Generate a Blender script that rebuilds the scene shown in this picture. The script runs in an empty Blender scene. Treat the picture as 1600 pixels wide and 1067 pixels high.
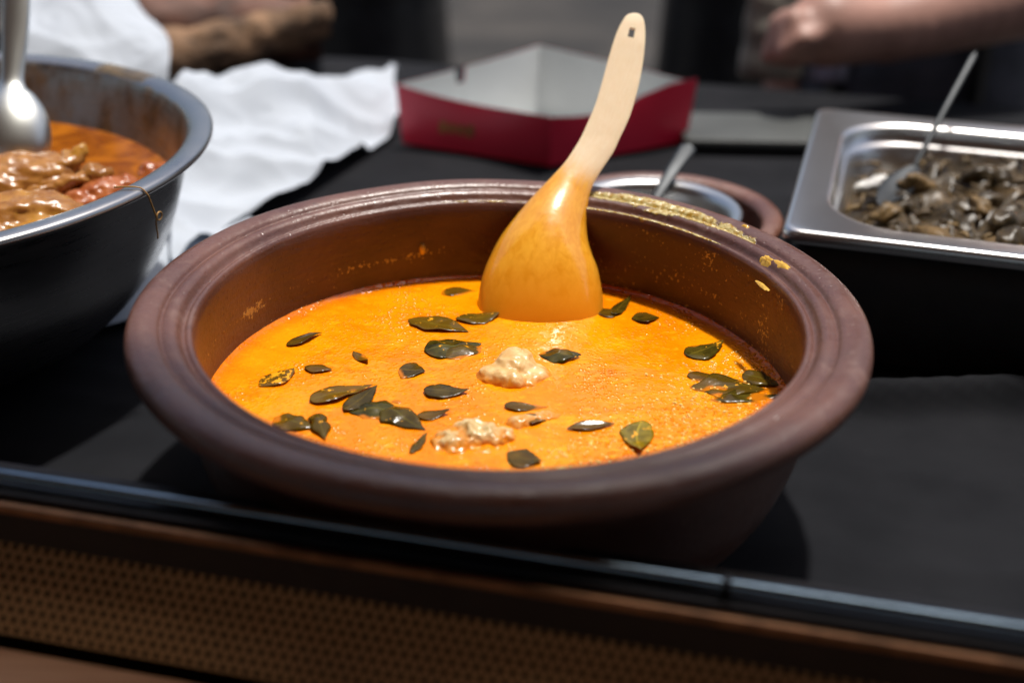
import bpy, bmesh, math, random
from mathutils import Vector, Matrix, noise
PI = math.pi
R = math.radians
scn = bpy.context.scene
col = scn.collection

# ---------------------------------------------------------------- camera
cam_d = bpy.data.cameras.new('camera')
cam = bpy.data.objects.new('camera', cam_d)
col.objects.link(cam)
pitch, roll = 0.461107, 0.017564
fw = Vector((0, math.cos(pitch), -math.sin(pitch)))
up0 = Vector((0, math.sin(pitch), math.cos(pitch)))
rt0 = Vector((1, 0, 0))
rt = rt0*math.cos(roll) + up0*math.sin(roll)
up = up0*math.cos(roll) - rt0*math.sin(roll)
m = Matrix((rt, up, -fw)).transposed().to_4x4()
m.translation = Vector((0.00685, -0.64363, 0.42323))
cam.matrix_world = m
cam_d.lens = 45.0
cam_d.sensor_width = 36.0
cam_d.clip_start = 0.02
cam_d.clip_end = 400.0
cam_d.dof.use_dof = True
cam_d.dof.focus_distance = 0.77
cam_d.dof.aperture_fstop = 3.0
cam_d.dof.aperture_blades = 7
scn.camera = cam

# ---------------------------------------------------------------- light
SUN_EL, SUN_AZ = R(77), R(50)          # azimuth measured from +Y towards +X
w = bpy.data.worlds.new('World')
scn.world = w
w.use_nodes = True
nt = w.node_tree
bg = nt.nodes['Background']
sky = nt.nodes.new('ShaderNodeTexSky')
sky.sky_type = 'NISHITA'
sky.sun_disc = False
sky.sun_elevation = SUN_EL
sky.sun_rotation = SUN_AZ
nt.links.new(sky.outputs[0], bg.inputs[0])
bg.inputs[1].default_value = 0.115
sky.dust_density = 5.0
sky.air_density = 1.0
sd = bpy.data.lights.new('sun', 'SUN')
sd.energy = 4.0
sd.angle = R(3.0)
sd.color = (1.0, 0.96, 0.9)
sun = bpy.data.objects.new('sun', sd)
col.objects.link(sun)
tos = Vector((math.sin(SUN_AZ)*math.cos(SUN_EL), math.cos(SUN_AZ)*math.cos(SUN_EL), math.sin(SUN_EL)))
sun.rotation_euler = tos.to_track_quat('Z', 'Y').to_euler()
sun.location = (0, 0, 4)
scn.view_settings.view_transform = 'Standard'
scn.view_settings.look = 'None'
scn.view_settings.exposure = 0.1
scn.view_settings.gamma = 1.0
scn.render.engine = 'CYCLES'

# ---------------------------------------------------------------- node helpers
class M:
    def __init__(s, name):
        s.m = bpy.data.materials.new(name)
        s.m.use_nodes = True
        s.t = s.m.node_tree
        s.b = s.t.nodes['Principled BSDF']
        s.tc = s.t.nodes.new('ShaderNodeTexCoord')
    def n(s, typ, **kw):
        nd = s.t.nodes.new(typ)
        for k, v in kw.items():
            setattr(nd, k, v)
        return nd
    def put(s, sock, val):
        if isinstance(val, bpy.types.NodeSocket):
            s.t.links.new(val, sock)
        elif isinstance(val, (tuple, list)) and len(val) == 3 and sock.type == 'RGBA':
            sock.default_value = (*val, 1)
        else:
            sock.default_value = val
    def set(s, **kw):
        for k, v in kw.items():
            s.put(s.b.inputs[k.replace('_', ' ')], v)
        return s
    def noise(s, scale, detail=4, rough=.55, vec=None, dist=0, stretch=None):
        nd = s.n('ShaderNodeTexNoise')
        nd.inputs['Scale'].default_value = scale
        nd.inputs['Detail'].default_value = detail
        nd.inputs['Roughness'].default_value = rough
        nd.inputs['Distortion'].default_value = dist
        v = vec or s.tc.outputs['Object']
        if stretch:
            mp = s.n('ShaderNodeMapping')
            mp.inputs['Scale'].default_value = stretch
            s.put(mp.inputs[0], v)
            v = mp.outputs[0]
        s.put(nd.inputs['Vector'], v)
        return nd.outputs['Fac']
    def voro(s, scale, feature='F1'):
        nd = s.n('ShaderNodeTexVoronoi', feature=feature)
        nd.inputs['Scale'].default_value = scale
        s.put(nd.inputs['Vector'], s.tc.outputs['Object'])
        return nd.outputs['Distance']
    def ramp(s, fac, lo, hi, a=0.0, b=1.0):
        nd = s.n('ShaderNodeMapRange', interpolation_type='SMOOTHSTEP')
        for k, v in zip(range(5), (fac, lo, hi, a, b)):
            s.put(nd.inputs[k], v)
        return nd.outputs[0]
    def mix(s, fac, a, b):
        nd = s.n('ShaderNodeMix', data_type='RGBA')
        s.put(nd.inputs[0], fac)
        s.put(nd.inputs[6], a)
        s.put(nd.inputs[7], b)
        return nd.outputs[2]
    def math(s, op, a, b=0.0):
        nd = s.n('ShaderNodeMath', operation=op)
        s.put(nd.inputs[0], a)
        s.put(nd.inputs[1], b)
        return nd.outputs[0]
    def attr(s, name):
        return s.n('ShaderNodeAttribute', attribute_name=name).outputs['Fac']
    def bump(s, h, strength=.3, dist=.001, prev=None):
        nd = s.n('ShaderNodeBump')
        nd.inputs['Strength'].default_value = strength
        nd.inputs['Distance'].default_value = dist
        s.put(nd.inputs['Height'], h)
        if prev:
            s.put(nd.inputs['Normal'], prev)
        s.put(s.b.inputs['Normal'], nd.outputs[0])
        return nd.outputs[0]

MAT = {}
def simple(name, c, rough=.5, metal=0, var=.25, vscale=30, bump=0, bscale=200, bdist=.0008, **kw):
    k = M(name)
    f = k.noise(vscale, 5)
    lo = tuple(x*(1-var) for x in c)
    hi = tuple(min(1, x*(1+var)) for x in c)
    k.set(Base_Color=k.mix(k.ramp(f, .3, .7), lo, hi), Roughness=rough, Metallic=metal)
    if bump:
        k.bump(k.noise(bscale, 4), bump, bdist)
    for a, b in kw.items():
        k.set(**{a: b})
    MAT[name] = k.m
    return k

# clay: dark brown stoneware with dried sauce on it
k = M('clay')
big = k.noise(14, 5)
fine = k.noise(260, 4)
c = k.mix(k.ramp(big, .3, .7), (.095, .034, .022), (.160, .064, .040))
dust = k.noise(38, 6, .7, dist=.6)
c = k.mix(k.ramp(dust, .55, .72, 0, .4), c, (.24, .14, .11))
c = k.mix(k.ramp(k.noise(70, 5, .6), .62, .72, 0, .5), c, (.04, .016, .011))
c = k.mix(k.ramp(fine, .5, .75, 0, .35), c, (.17, .10, .085))
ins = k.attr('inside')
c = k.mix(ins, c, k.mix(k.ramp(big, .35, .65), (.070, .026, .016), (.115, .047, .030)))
st = k.attr('stain')
patch = k.noise(75, 5, .65, stretch=(1, 1, .6))
smask = k.ramp(k.math('ADD', patch, k.math('MULTIPLY', k.math('SUBTRACT', st, .5), .75)), .57, .66)
ycol = k.mix(k.ramp(k.noise(300, 3), .35, .65), (.36, .20, .012), (.62, .52, .24))
c = k.mix(smask, c, ycol)
fl = k.attr('film')
spk = k.noise(420, 3, .6)
fmask = k.ramp(k.math('ADD', spk, k.math('MULTIPLY', fl, .46)), .80, .90)
fmask = k.math('MULTIPLY', fmask, k.ramp(fl, .05, .2))
c = k.mix(k.math('MULTIPLY', fmask, .8), c, (.52, .35, .10))
rr_ = k.n('ShaderNodeCombineColor')
for q in range(3):
    k.put(rr_.inputs[q], k.ramp(dust, .3, .7, .27, .48))
rg = k.mix(ins, rr_.outputs[0], (.38,)*3)
rg = k.mix(smask, rg, (.16,)*3)
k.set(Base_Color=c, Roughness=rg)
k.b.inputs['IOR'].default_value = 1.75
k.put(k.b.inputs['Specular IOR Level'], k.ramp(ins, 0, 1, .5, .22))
nb = k.bump(fine, .5, .0008)
nb = k.bump(k.ramp(k.voro(190), .10, .22), .35, .0007, nb)
nb = k.bump(k.noise(45, 4, stretch=(1, 1, 5)), .32, .0014, nb)
k.bump(k.math('MULTIPLY', smask, k.noise(220, 3)), .9, .0022, nb)
MAT['clay'] = k.m

# orange coconut curry
k = M('curry')
a = k.noise(22, 6, .6, dist=.8)
b = k.noise(160, 5, .65, stretch=(.7, 1.3, 1))
d = k.noise(55, 4, .55)
lowf = k.noise(13, 5, .6, dist=1.2)
c = k.mix(k.ramp(lowf, .32, .66), (.82, .205, .0006), (.91, .300, .0016))
c = k.mix(k.ramp(a, .50, .72, 0, .6), c, (.84, .215, .0008))
c = k.mix(k.ramp(b, .52, .72, 0, .7), c, (.95, .41, .008))
c = k.mix(k.ramp(d, .62, .74, 0, .5), c, (.62, .125, .001))
c = k.mix(k.ramp(k.noise(480, 2), .68, .75, 0, .5), c, (.55, .12, .003))
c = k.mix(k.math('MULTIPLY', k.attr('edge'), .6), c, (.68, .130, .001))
fo = k.attr('froth')
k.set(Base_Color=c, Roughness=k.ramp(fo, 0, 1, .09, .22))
k.b.inputs['IOR'].default_value = 1.42
k.b.inputs['Subsurface Weight'].default_value = .10
k.b.inputs['Subsurface Radius'].default_value = (.006, .002, .0004)
k.b.inputs['Subsurface Scale'].default_value = 1.0
bub = k.ramp(k.voro(330), .0, .55, 1, 0)
calm = k.ramp(fo, 0, 1, .06, 1.0)
nb = k.bump(k.math('MULTIPLY', bub, calm), 1.0, .0013)
nb = k.bump(k.math('MULTIPLY', b, k.ramp(fo, 0, 1, .35, 1.0)), .30, .0010, nb)
k.bump(k.noise(48, 3, stretch=(.6, 1.6, 1)), .25, .0022, nb)
MAT['curry'] = k.m

# brown oily gravy in the steel bowl
k = M('gravy')
a = k.noise(26, 5, .6, dist=1)
c = k.mix(k.ramp(a, .35, .65), (.20, .050, .004), (.42, .13, .008))
k.set(Base_Color=c, Roughness=.14)
k.bump(k.noise(120, 4), .25, .001)
MAT['gravy'] = k.m

# brushed steel
def steel(name, c, rough, ring=False, stain=0):
    k = M(name)
    f = k.noise(9, 4, stretch=(1, 1, 30) if ring else (1, 1, 1))
    sc = k.noise(30, 5, stretch=(1, 1, 14) if ring else (14, 1, 1))
    cc = k.mix(k.ramp(f, .3, .7), tuple(x*.92 for x in c), c)
    metal = 1.0
    rr = k.ramp(sc, .3, .7, rough*.88, rough*1.12)
    if stain:
        s = k.attr('stain')
        msk = k.ramp(k.math('ADD', k.noise(40, 5, .65, stretch=(1, 1, .5)), k.math('MULTIPLY', k.math('SUBTRACT', s, .5), .8)), .46, .76)
        cc = k.mix(msk, cc, k.mix(k.ramp(k.noise(60), .4, .6), (.14, .108, .075), (.24, .165, .080)))
        metal = k.ramp(msk, 0, 1, 1, .35)
    k.set(Base_Color=cc, Roughness=rr if ring else rough, Metallic=metal)
    k.bump(sc, .02, .0004) if ring else None
    MAT[name] = k.m
steel('steel', (.68, .69, .69), .28)
steel('steel_bowl', (.50, .50, .50), .30, True, 1)
steel('steel_pan', (.74, .73, .72), .28)
steel('steel_ladle', (.74, .76, .72), .36)
steel('dark_steel', (.30, .31, .32), .3)
k = simple('dull_steel', (.055, .06, .064), .5, .6, .15, 40)
k = simple('glint_toned_bubble', (.95, .58, .16), .14, 0, .2, 60)  # foam colour, kept pale to stand in for sun glints
k = simple('sauce', (.62, .36, .05), .14, 0, .3, 120, .5, 160, .0015)
k = simple('black_metal', (.012, .012, .013), .35, 0, .4, 40, .1)
k = simple('sky_tinted_steel', (.30, .42, .52), .17, 1, .12, 30, .05, 120)  # blue of the reflected sky put into the metal's own colour
k = simple('bronze', (.30, .15, .07), .38, .6, .3, 60, .1)
k = simple('fascia', (.009, .006, .005), .5, 0, .4, 40, .1)
k = simple('perforated', (.60, .34, .14), .5, .2, .08, 12, .15, 300)
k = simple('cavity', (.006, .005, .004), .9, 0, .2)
k = simple('asphalt', (.028, .024, .020), .85, 0, .75, 1.6, .5, 40, .01)
k = simple('bark', (.15, .085, .045), .85, 0, .75, 26, .9, 60, .008)
k = simple('red_wood', (.10, .042, .026), .7, 0, .5, 18, .6, 50, .004)
k = simple('board', (.055, .060, .058), .6, 0, .2, 12, .1)
k = simple('lavender_cloth', (.20, .20, .27), .8, 0, .15, 20, .2)
k = simple('beige_paper', (.23, .215, .175), .8, 0, .2, 20, .2)
k = simple('leafy', (.05, .11, .025), .6, 0, .3, 40, .2)
k = simple('skin', (.40, .215, .165), .5, 0, .12, 22, .15, 180, .0006)
k = simple('hair', (.012, .009, .007), .5, 0, .3, 90, .5, 200, .003)
k = simple('shirt', (.070, .072, .090), .85, 0, .3, 25, .3, 60, .004)
k = simple('apron', (.060, .062, .078), .85, 0, .3, 25, .3, 60, .004)
k = simple('dark_cover', (.030, .028, .028), .6, 0, .4, 14, .3, 40, .003)
k = M('added_sheet_canvas')  # translucent cloth of the added overhead sheet, passing warm fill to the counter front
tl_ = k.n('ShaderNodeBsdfTranslucent')
df_ = k.n('ShaderNodeBsdfDiffuse')
cn = k.mix(k.ramp(k.noise(6, 4), .3, .7), (.18, .10, .046), (.23, .13, .062))
k.put(tl_.inputs[0], cn)
k.put(df_.inputs[0], cn)
mx = k.n('ShaderNodeMixShader')
mx.inputs[0].default_value = .5
k.t.links.new(tl_.outputs[0], mx.inputs[1])
k.t.links.new(df_.outputs[0], mx.inputs[2])
k.t.links.new(mx.outputs[0], k.t.nodes['Material Output'].inputs['Surface'])
MAT['added_sheet_canvas'] = k.m
k = simple('strand', (.42, .23, .07), .4, 0, .2, 80)
k = simple('white_card', (.62, .64, .64), .75, 0, .05, 12, .05)
k = simple('gold_print', (.42, .17, .03), .5, 0, .4, 90)

k = M('red_card')
f = k.noise(9, 3)
k.set(Base_Color=k.mix(k.ramp(f, .3, .7), (.84, .018, .060), (.90, .028, .080)), Roughness=.34)
k.b.inputs['Specular IOR Level'].default_value = .6
k.bump(k.noise(40, 2), .06, .002)
MAT['red_card'] = k.m

k = M('counter_wood')
g = k.noise(14, 6, .6, stretch=(.6, 14, 6), dist=.6)
k.set(Base_Color=k.mix(k.ramp(g, .3, .7), (.42, .20, .09), (.58, .32, .17)), Roughness=.5)
k.bump(g, .2, .001)
MAT['counter_wood'] = k.m

k = M('paper')
f = k.noise(18, 4)
k.set(Base_Color=k.mix(f, (.40, .44, .50), (.45, .49, .54)), Roughness=.85)
k.b.inputs['Subsurface Weight'].default_value = .0
k.bump(k.noise(420, 3), .18, .0006)
MAT['paper'] = k.m

k = M('black_cloth')
f = k.noise(11, 5)
wv = k.n('ShaderNodeTexWave', wave_type='BANDS', bands_direction='X')
wv.inputs['Scale'].default_value = 420
wv2 = k.n('ShaderNodeTexWave', wave_type='BANDS', bands_direction='Y')
wv2.inputs['Scale'].default_value = 420
for q in (wv, wv2):
    k.put(q.inputs['Vector'], k.tc.outputs['Object'])
lint = k.ramp(k.noise(900, 1), .80, .84)
c = k.mix(k.ramp(f, .3, .7), (.0075, .0080, .0100), (.0125, .0130, .0155))
k.set(Base_Color=k.mix(lint, c, (.12, .12, .13)), Roughness=.9)
k.b.inputs['Specular IOR Level'].default_value = .12
k.b.inputs['Sheen Weight'].default_value = .02
k.bump(k.math('ADD', wv.outputs['Fac'], wv2.outputs['Fac']), .15, .0004)
MAT['black_cloth'] = k.m

# wood of the ladle: pale handle, stained by curry towards the scoop
k = M('ladle_wood')
s = k.attr('stain')
cv = k.n('ShaderNodeCombineXYZ')
k.put(cv.inputs[0], k.attr('across'))
k.put(cv.inputs[1], k.attr('along'))
uvv = cv.outputs[0]
g = k.noise(3.2, 7, .65, vec=uvv, stretch=(6, .9, 1), dist=.3)
mo = k.math('ADD', k.math('MULTIPLY', k.noise(2.6, 6, .6, vec=uvv, stretch=(3.2, 1.3, 1), dist=.8), .6), k.math('MULTIPLY', k.noise(70, 5, .6), .4))
pale = k.mix(k.ramp(g, .3, .7), (.86, .66, .42), (.91, .74, .52))
wet = k.mix(k.ramp(mo, .3, .7), (.70, .27, .009), (.86, .42, .036))
wet = k.mix(k.ramp(k.math('ADD', s, k.math('MULTIPLY', k.math('SUBTRACT', mo, .5), .4)), 1.1, 2.0), wet, (.72, .225, .006))
s2 = k.ramp(k.math('ADD', s, k.math('MULTIPLY', k.math('SUBTRACT', mo, .5), .5)), .1, .9)
k.set(Base_Color=k.mix(s2, pale, wet), Roughness=k.ramp(s2, 0, 1, .45, .20), Coat_Weight=k.math('MULTIPLY', s2, .8))
k.b.inputs['Coat Roughness'].default_value = .06
k.b.inputs['Subsurface Weight'].default_value = .08
k.b.inputs['Subsurface Radius'].default_value = (.003, .0015, .0004)
k.b.inputs['Subsurface Scale'].default_value = 1.0
nb = k.bump(g, .08, .0005)
nb = k.bump(k.noise(42, 3, .5), .22, .0022, nb)
k.bump(k.noise(190, 4), .10, .0006, nb)
k.put(k.b.inputs['Coat Normal'], k.b.inputs['Normal'].links[0].from_socket)
MAT['ladle_wood'] = k.m

# curry leaves
def leafmat(name, dark, light, spots):
    k = M(name)
    uv = k.attr('across')
    f = k.noise(120, 4)
    oi = k.n('ShaderNodeObjectInfo')
    c = k.mix(k.ramp(f, .3, .7), dark, light)
    c = k.mix(k.ramp(oi.outputs['Random'], 0, 1, 0, .75), c, tuple(a_*b_ for a_, b_ in zip(light, (1.7, 1.15, .7))))
    c = k.mix(k.ramp(k.noise(38, 4), .50, .72, 0, .6), c, (.19, .085, .004))
    rib = k.ramp(k.math('ABSOLUTE', uv), 0, .10, .55, 0)
    c = k.mix(rib, c, tuple(x*2.2 for x in light))
    if spots:
        sp = k.ramp(k.noise(210, 3, .55), spots, spots+.05)
        c = k.mix(sp, c, (.78, .34, .012))
    c = k.mix(k.ramp(k.math('ADD', k.attr('sink'), k.math('MULTIPLY', k.noise(150, 4), .5)), .75, 1.15, 0, .92), c, (.55, .16, .003))
    k.set(Base_Color=c, Roughness=.17)
    k.b.inputs['Specular IOR Level'].default_value = .32
    nb = k.bump(k.noise(260, 3), .28, .0008)
    MAT[name] = k.m
leafmat('leaf_dark', (.030, .020, .002), (.070, .046, .004), 0)
leafmat('leaf_spotted', (.036, .028, .003), (.085, .064, .007), .62)
leafmat('leaf_crumpled', (.016, .014, .002), (.062, .050, .005), .66)
leafmat('leaf_yellow', (.10, .075, .004), (.26, .19, .010), .60)
leafmat('leaf_pool', (.040, .026, .003), (.085, .056, .006), .50)

def meatmat(name, a, b, rough, c3=None, spec=.5, soak=False):
    k = M(name)
    f = k.noise(90, 6, .65, dist=.5)
    g = k.noise(40, 4)
    cc = k.mix(k.ramp(f, .3, .7), a, b)
    if c3:
        cc = k.mix(k.ramp(g, .52, .66, 0, .8), cc, c3)
    if soak:
        ge = k.n('ShaderNodeNewGeometry')
        sx_ = k.n('ShaderNodeSeparateXYZ')
        k.put(sx_.inputs[0], ge.outputs['Position'])
        hz = k.math('ADD', sx_.outputs[2], k.math('MULTIPLY', k.math('SUBTRACT', f, .5), .012))
        cc = k.mix(k.ramp(hz, .0712, .0765, .9, 0), cc, (.74, .24, .006))
    k.set(Base_Color=cc, Roughness=rough)
    k.b.inputs['Specular IOR Level'].default_value = spec
    k.b.inputs['Subsurface Weight'].default_value = .06
    k.b.inputs['Subsurface Radius'].default_value = (.004, .0018, .0008)
    k.b.inputs['Subsurface Scale'].default_value = 1.0
    k.bump(f, .35, .0012)
    MAT[name] = k.m
meatmat('chicken_pale', (.60, .33, .10), (.82, .56, .26), .30, None, .5, True)
meatmat('chicken_skin', (.40, .22, .05), (.76, .58, .30), .20, (.46, .30, .05), .5, True)
meatmat('chicken_brown', (.24, .090, .016), (.42, .19, .045), .22, (.46, .22, .03))
meatmat('chicken_red', (.26, .060, .014), (.44, .14, .045), .22)
meatmat('dark_meat', (.024, .017, .008), (.075, .050, .022), .35, (.12, .075, .03), .3)
meatmat('light_meat', (.085, .054, .020), (.20, .125, .050), .45, None, .25)
meatmat('pink_meat', (.30, .17, .12), (.42, .27, .20), .35)
meatmat('fat', (.50, .49, .46), (.66, .66, .64), .3)

# ---------------------------------------------------------------- object helpers
def obj(name, verts, faces, mat, parent=None, smooth=True, attrs=None):
    me = bpy.data.meshes.new(name)
    me.from_pydata([tuple(v) for v in verts], [], faces)
    me.update()
    if attrs:
        for an, vals in attrs.items():
            at = me.attributes.new(an, 'FLOAT', 'POINT')
            at.data.foreach_set('value', vals)
    if smooth:
        me.polygons.foreach_set('use_smooth', [True]*len(me.polygons))
    me.materials.append(MAT[mat])
    o = bpy.data.objects.new(name, me)
    col.objects.link(o)
    if parent:
        o.parent = parent
        o.matrix_parent_inverse = parent.matrix_world.inverted()
    return o
def tag(o, label, cat, group=None, kind=None):
    o['label'] = label
    o['category'] = cat
    if group:
        o['group'] = group
    if kind:
        o['kind'] = kind
    return o
def thing(name, label, cat, loc=(0, 0, 0), group=None):
    o = bpy.data.objects.new(name, None)
    o.empty_display_size = .05
    col.objects.link(o)
    o.location = loc
    o.matrix_world = Matrix.Translation(loc)
    return tag(o, label, cat, group)
def structure(o):
    o['kind'] = 'structure'
    return o
def catmull(pts, n):
    out = []
    L = len(pts)
    for i in range(L-1):
        p0, p1, p2, p3 = pts[max(0, i-1)], pts[i], pts[i+1], pts[min(L-1, i+2)]
        for j in range(n):
            t = j/n
            out.append(tuple(.5*((2*b)+(-a+c_)*t+(2*a-5*b+4*c_-d_)*t*t+(-a+3*b-3*c_+d_)*t**3) for a, b, c_, d_ in zip(p0, p1, p2, p3)))
    out.append(tuple(pts[-1]))
    return out
def lathe(prof, cx, cy, z0, segs, wob=0.0, seed=0, wfreq=10):
    V, F = [], []
    for i in range(segs):
        a = 2*PI*i/segs
        ca, sa = math.cos(a), math.sin(a)
        for (r, z) in prof:
            if wob:
                dv = noise.noise_vector(Vector((r*ca*wfreq, r*sa*wfreq, z*wfreq*2.5+seed)))*wob
                dr, dz = dv.x, dv.z*.6
            else:
                dr = dz = 0
            rr = max(0.0, r+dr*min(1, r*30))
            V.append((cx+rr*ca, cy+rr*sa, z0+z+dz))
    n = len(prof)
    for i in range(segs):
        j = (i+1) % segs
        for k_ in range(n-1):
            F.append((i*n+k_, j*n+k_, j*n+k_+1, i*n+k_+1))
    return V, F
def tube(path, radii, seg=10, closed_ends=True):
    P_ = [Vector(p) for p in path]
    if not isinstance(radii, (list, tuple)):
        radii = [radii]*len(P_)
    V, F = [], []
    t0 = (P_[1]-P_[0]).normalized()
    ref = Vector((0, 0, 1)) if abs(t0.z) < .9 else Vector((1, 0, 0))
    u = t0.cross(ref).normalized()
    for i, p in enumerate(P_):
        t = (P_[min(i+1, len(P_)-1)]-P_[max(i-1, 0)]).normalized()
        u = (u-t*u.dot(t)).normalized()
        v = t.cross(u)
        for j in range(seg):
            a = 2*PI*j/seg
            V.append(p+(u*math.cos(a)+v*math.sin(a))*radii[i])
    for i in range(len(P_)-1):
        for j in range(seg):
            k_ = (j+1) % seg
            F.append((i*seg+j, i*seg+k_, (i+1)*seg+k_, (i+1)*seg+j))
    if closed_ends:
        F.append(tuple(range(seg))[::-1])
        F.append(tuple((len(P_)-1)*seg+j for j in range(seg)))
    return V, F
def box(x0, x1, y0, y1, z0, z1):
    V = [(x, y, z) for z in (z0, z1) for y in (y0, y1) for x in (x0, x1)]
    F = [(0, 2, 3, 1), (4, 5, 7, 6), (0, 1, 5, 4), (2, 6, 7, 3), (0, 4, 6, 2), (1, 3, 7, 5)]
    return V, F
def bevel(o, w_, seg=2):
    md = o.modifiers.new('bevel', 'BEVEL')
    md.width = w_
    md.segments = seg
    md.limit_method = 'ANGLE'
    return o
def add(dst, src):
    V, F = dst
    b = len(V)
    V.extend(src[0])
    F.extend([tuple(i+b for i in f) for f in src[1]])
    return dst
def bake(o, mat=None):
    """replace an object's mesh with its evaluated (modified) mesh"""
    dg = bpy.context.evaluated_depsgraph_get()
    me = bpy.data.meshes.new_from_object(o.evaluated_get(dg))
    o.modifiers.clear()
    o.data = me
    me.polygons.foreach_set('use_smooth', [True]*len(me.polygons))
    if mat and not me.materials:
        me.materials.append(MAT[mat])
    return o
def ball(c, rad, seg=14, rings=8, rot=None):
    V, F = [], []
    c = Vector(c)
    rad = Vector(rad) if isinstance(rad, (tuple, list)) else Vector((rad,)*3)
    for i in range(rings+1):
        th = PI*i/rings
        for j in range(seg):
            ph = 2*PI*j/seg
            v = Vector((rad.x*math.sin(th)*math.cos(ph), rad.y*math.sin(th)*math.sin(ph), rad.z*math.cos(th)))
            if rot is not None:
                v = rot @ v
            V.append(c+v)
    for i in range(rings):
        for j in range(seg):
            k_ = (j+1) % seg
            F.append((i*seg+j, (i+1)*seg+j, (i+1)*seg+k_, i*seg+k_))
    return V, F
def capsule(a, b, ra, rb, n=7):
    a, b = Vector(a), Vector(b)
    out = ([], [])
    for i in range(n+1):
        t = i/n
        add(out, ball(a.lerp(b, t), ra+(rb-ra)*t, 12, 8))
    return out
def fuse(name, geo, voxel, mat, parent=None, smooth_it=4):
    o = obj(name, geo[0], geo[1], mat, parent)
    md = o.modifiers.new('r', 'REMESH')
    md.mode = 'VOXEL'
    md.voxel_size = voxel
    md.use_smooth_shade = True
    if smooth_it:
        ms = o.modifiers.new('s', 'SMOOTH')
        ms.iterations = smooth_it
        ms.factor = .5
    bpy.context.view_layer.update()
    return bake(o, mat)
def roughen(o, amp, freq, seed=0, ridge=False, oct_=4):
    me = o.data
    nr = [v.normal.copy() for v in me.vertices]
    for v, n_ in zip(me.vertices, nr):
        q = v.co*freq+Vector((seed*3.1, seed*1.7, seed))
        h = noise.fractal(q, 1.0, 2.1, oct_)
        if ridge:
            h = .5-abs(h)*1.6
        v.co += n_*(h*amp)
    me.update()

LEAVES=[
((-0.0597, 0.0959), (-0.0206, 0.0787), 0.0102, 1),
((-0.0294, 0.0952), (-0.0001, 0.1051), 0.0084, 1),
((-0.0463, 0.0501), (-0.0121, 0.062), 0.0126, 2),
((-0.0355, 0.0437), (-0.0049, 0.0605), 0.0071, 2),
((-0.0892, 0.0476), (-0.0787, 0.0328), 0.0036, 0),
((-0.0596, 0.0278), (-0.0441, 0.0235), 0.01, 0),
((-0.1307, 0.0547), (-0.1117, 0.0723), 0.0043, 0),
((-0.1379, 0.0026), (-0.1201, 0.0222), 0.0075, 4),
((-0.1155, 0.0265), (-0.0988, 0.0239), 0.0051, 0),
((-0.1062, -0.0152), (-0.0731, 0.005), 0.0082, 1),
((-0.0855, -0.0253), (-0.0702, 0.002), 0.0064, 0),
((-0.083, -0.0253), (-0.0495, -0.0226), 0.0094, 2),
((-0.0648, -0.0188), (-0.038, -0.0447), 0.0085, 2),
((-0.0447, -0.0296), (-0.0269, -0.0254), 0.0053, 0),
((-0.1234, -0.0324), (-0.1005, -0.0442), 0.0088, 2),
((-0.1006, -0.0288), (-0.0919, -0.056), 0.0053, 2),
((-0.0432, -0.0001), (-0.0175, -0.0007), 0.008, 0),
((-0.0604, -0.0128), (-0.0481, -0.0033), 0.0047, 1),
((0.0233, 0.0494), (0.0489, 0.047), 0.0082, 2),
((0.072, 0.1061), (0.0857, 0.1347), 0.0047, 0),
((0.0629, 0.1077), (0.0782, 0.1122), 0.0065, 0),
((0.0836, 0.1018), (0.1016, 0.1044), 0.0071, 0),
((0.1135, 0.0495), (0.1377, 0.067), 0.0095, 1),
((0.1106, 0.0245), (0.1291, 0.0244), 0.0057, 0),
((0.1101, 0.0102), (0.1558, 0.0103), 0.0117, 2),
((0.1158, -0.0004), (0.1661, 0.0022), 0.0075, 2),
((0.1435, 0.0273), (0.169, 0.0155), 0.0088, 2),
((0.0377, -0.04), (0.0639, -0.0336), 0.004, 0),
((0.0797, -0.0295), (0.0754, -0.0648), 0.0086, 5),
((0.0032, -0.0164), (0.0276, -0.0148), 0.0051, 0),
((0.0118, -0.0326), (0.0263, -0.0307), 0.0049, 0),
((0.0055, -0.0671), (0.0233, -0.0754), 0.0089, 0),
((-0.0416, 0.1365), (-0.017, 0.1418), 0.0057, 0),
((-0.0458, -0.0688), (-0.0379, -0.0461), 0.0029, 2)]
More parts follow.
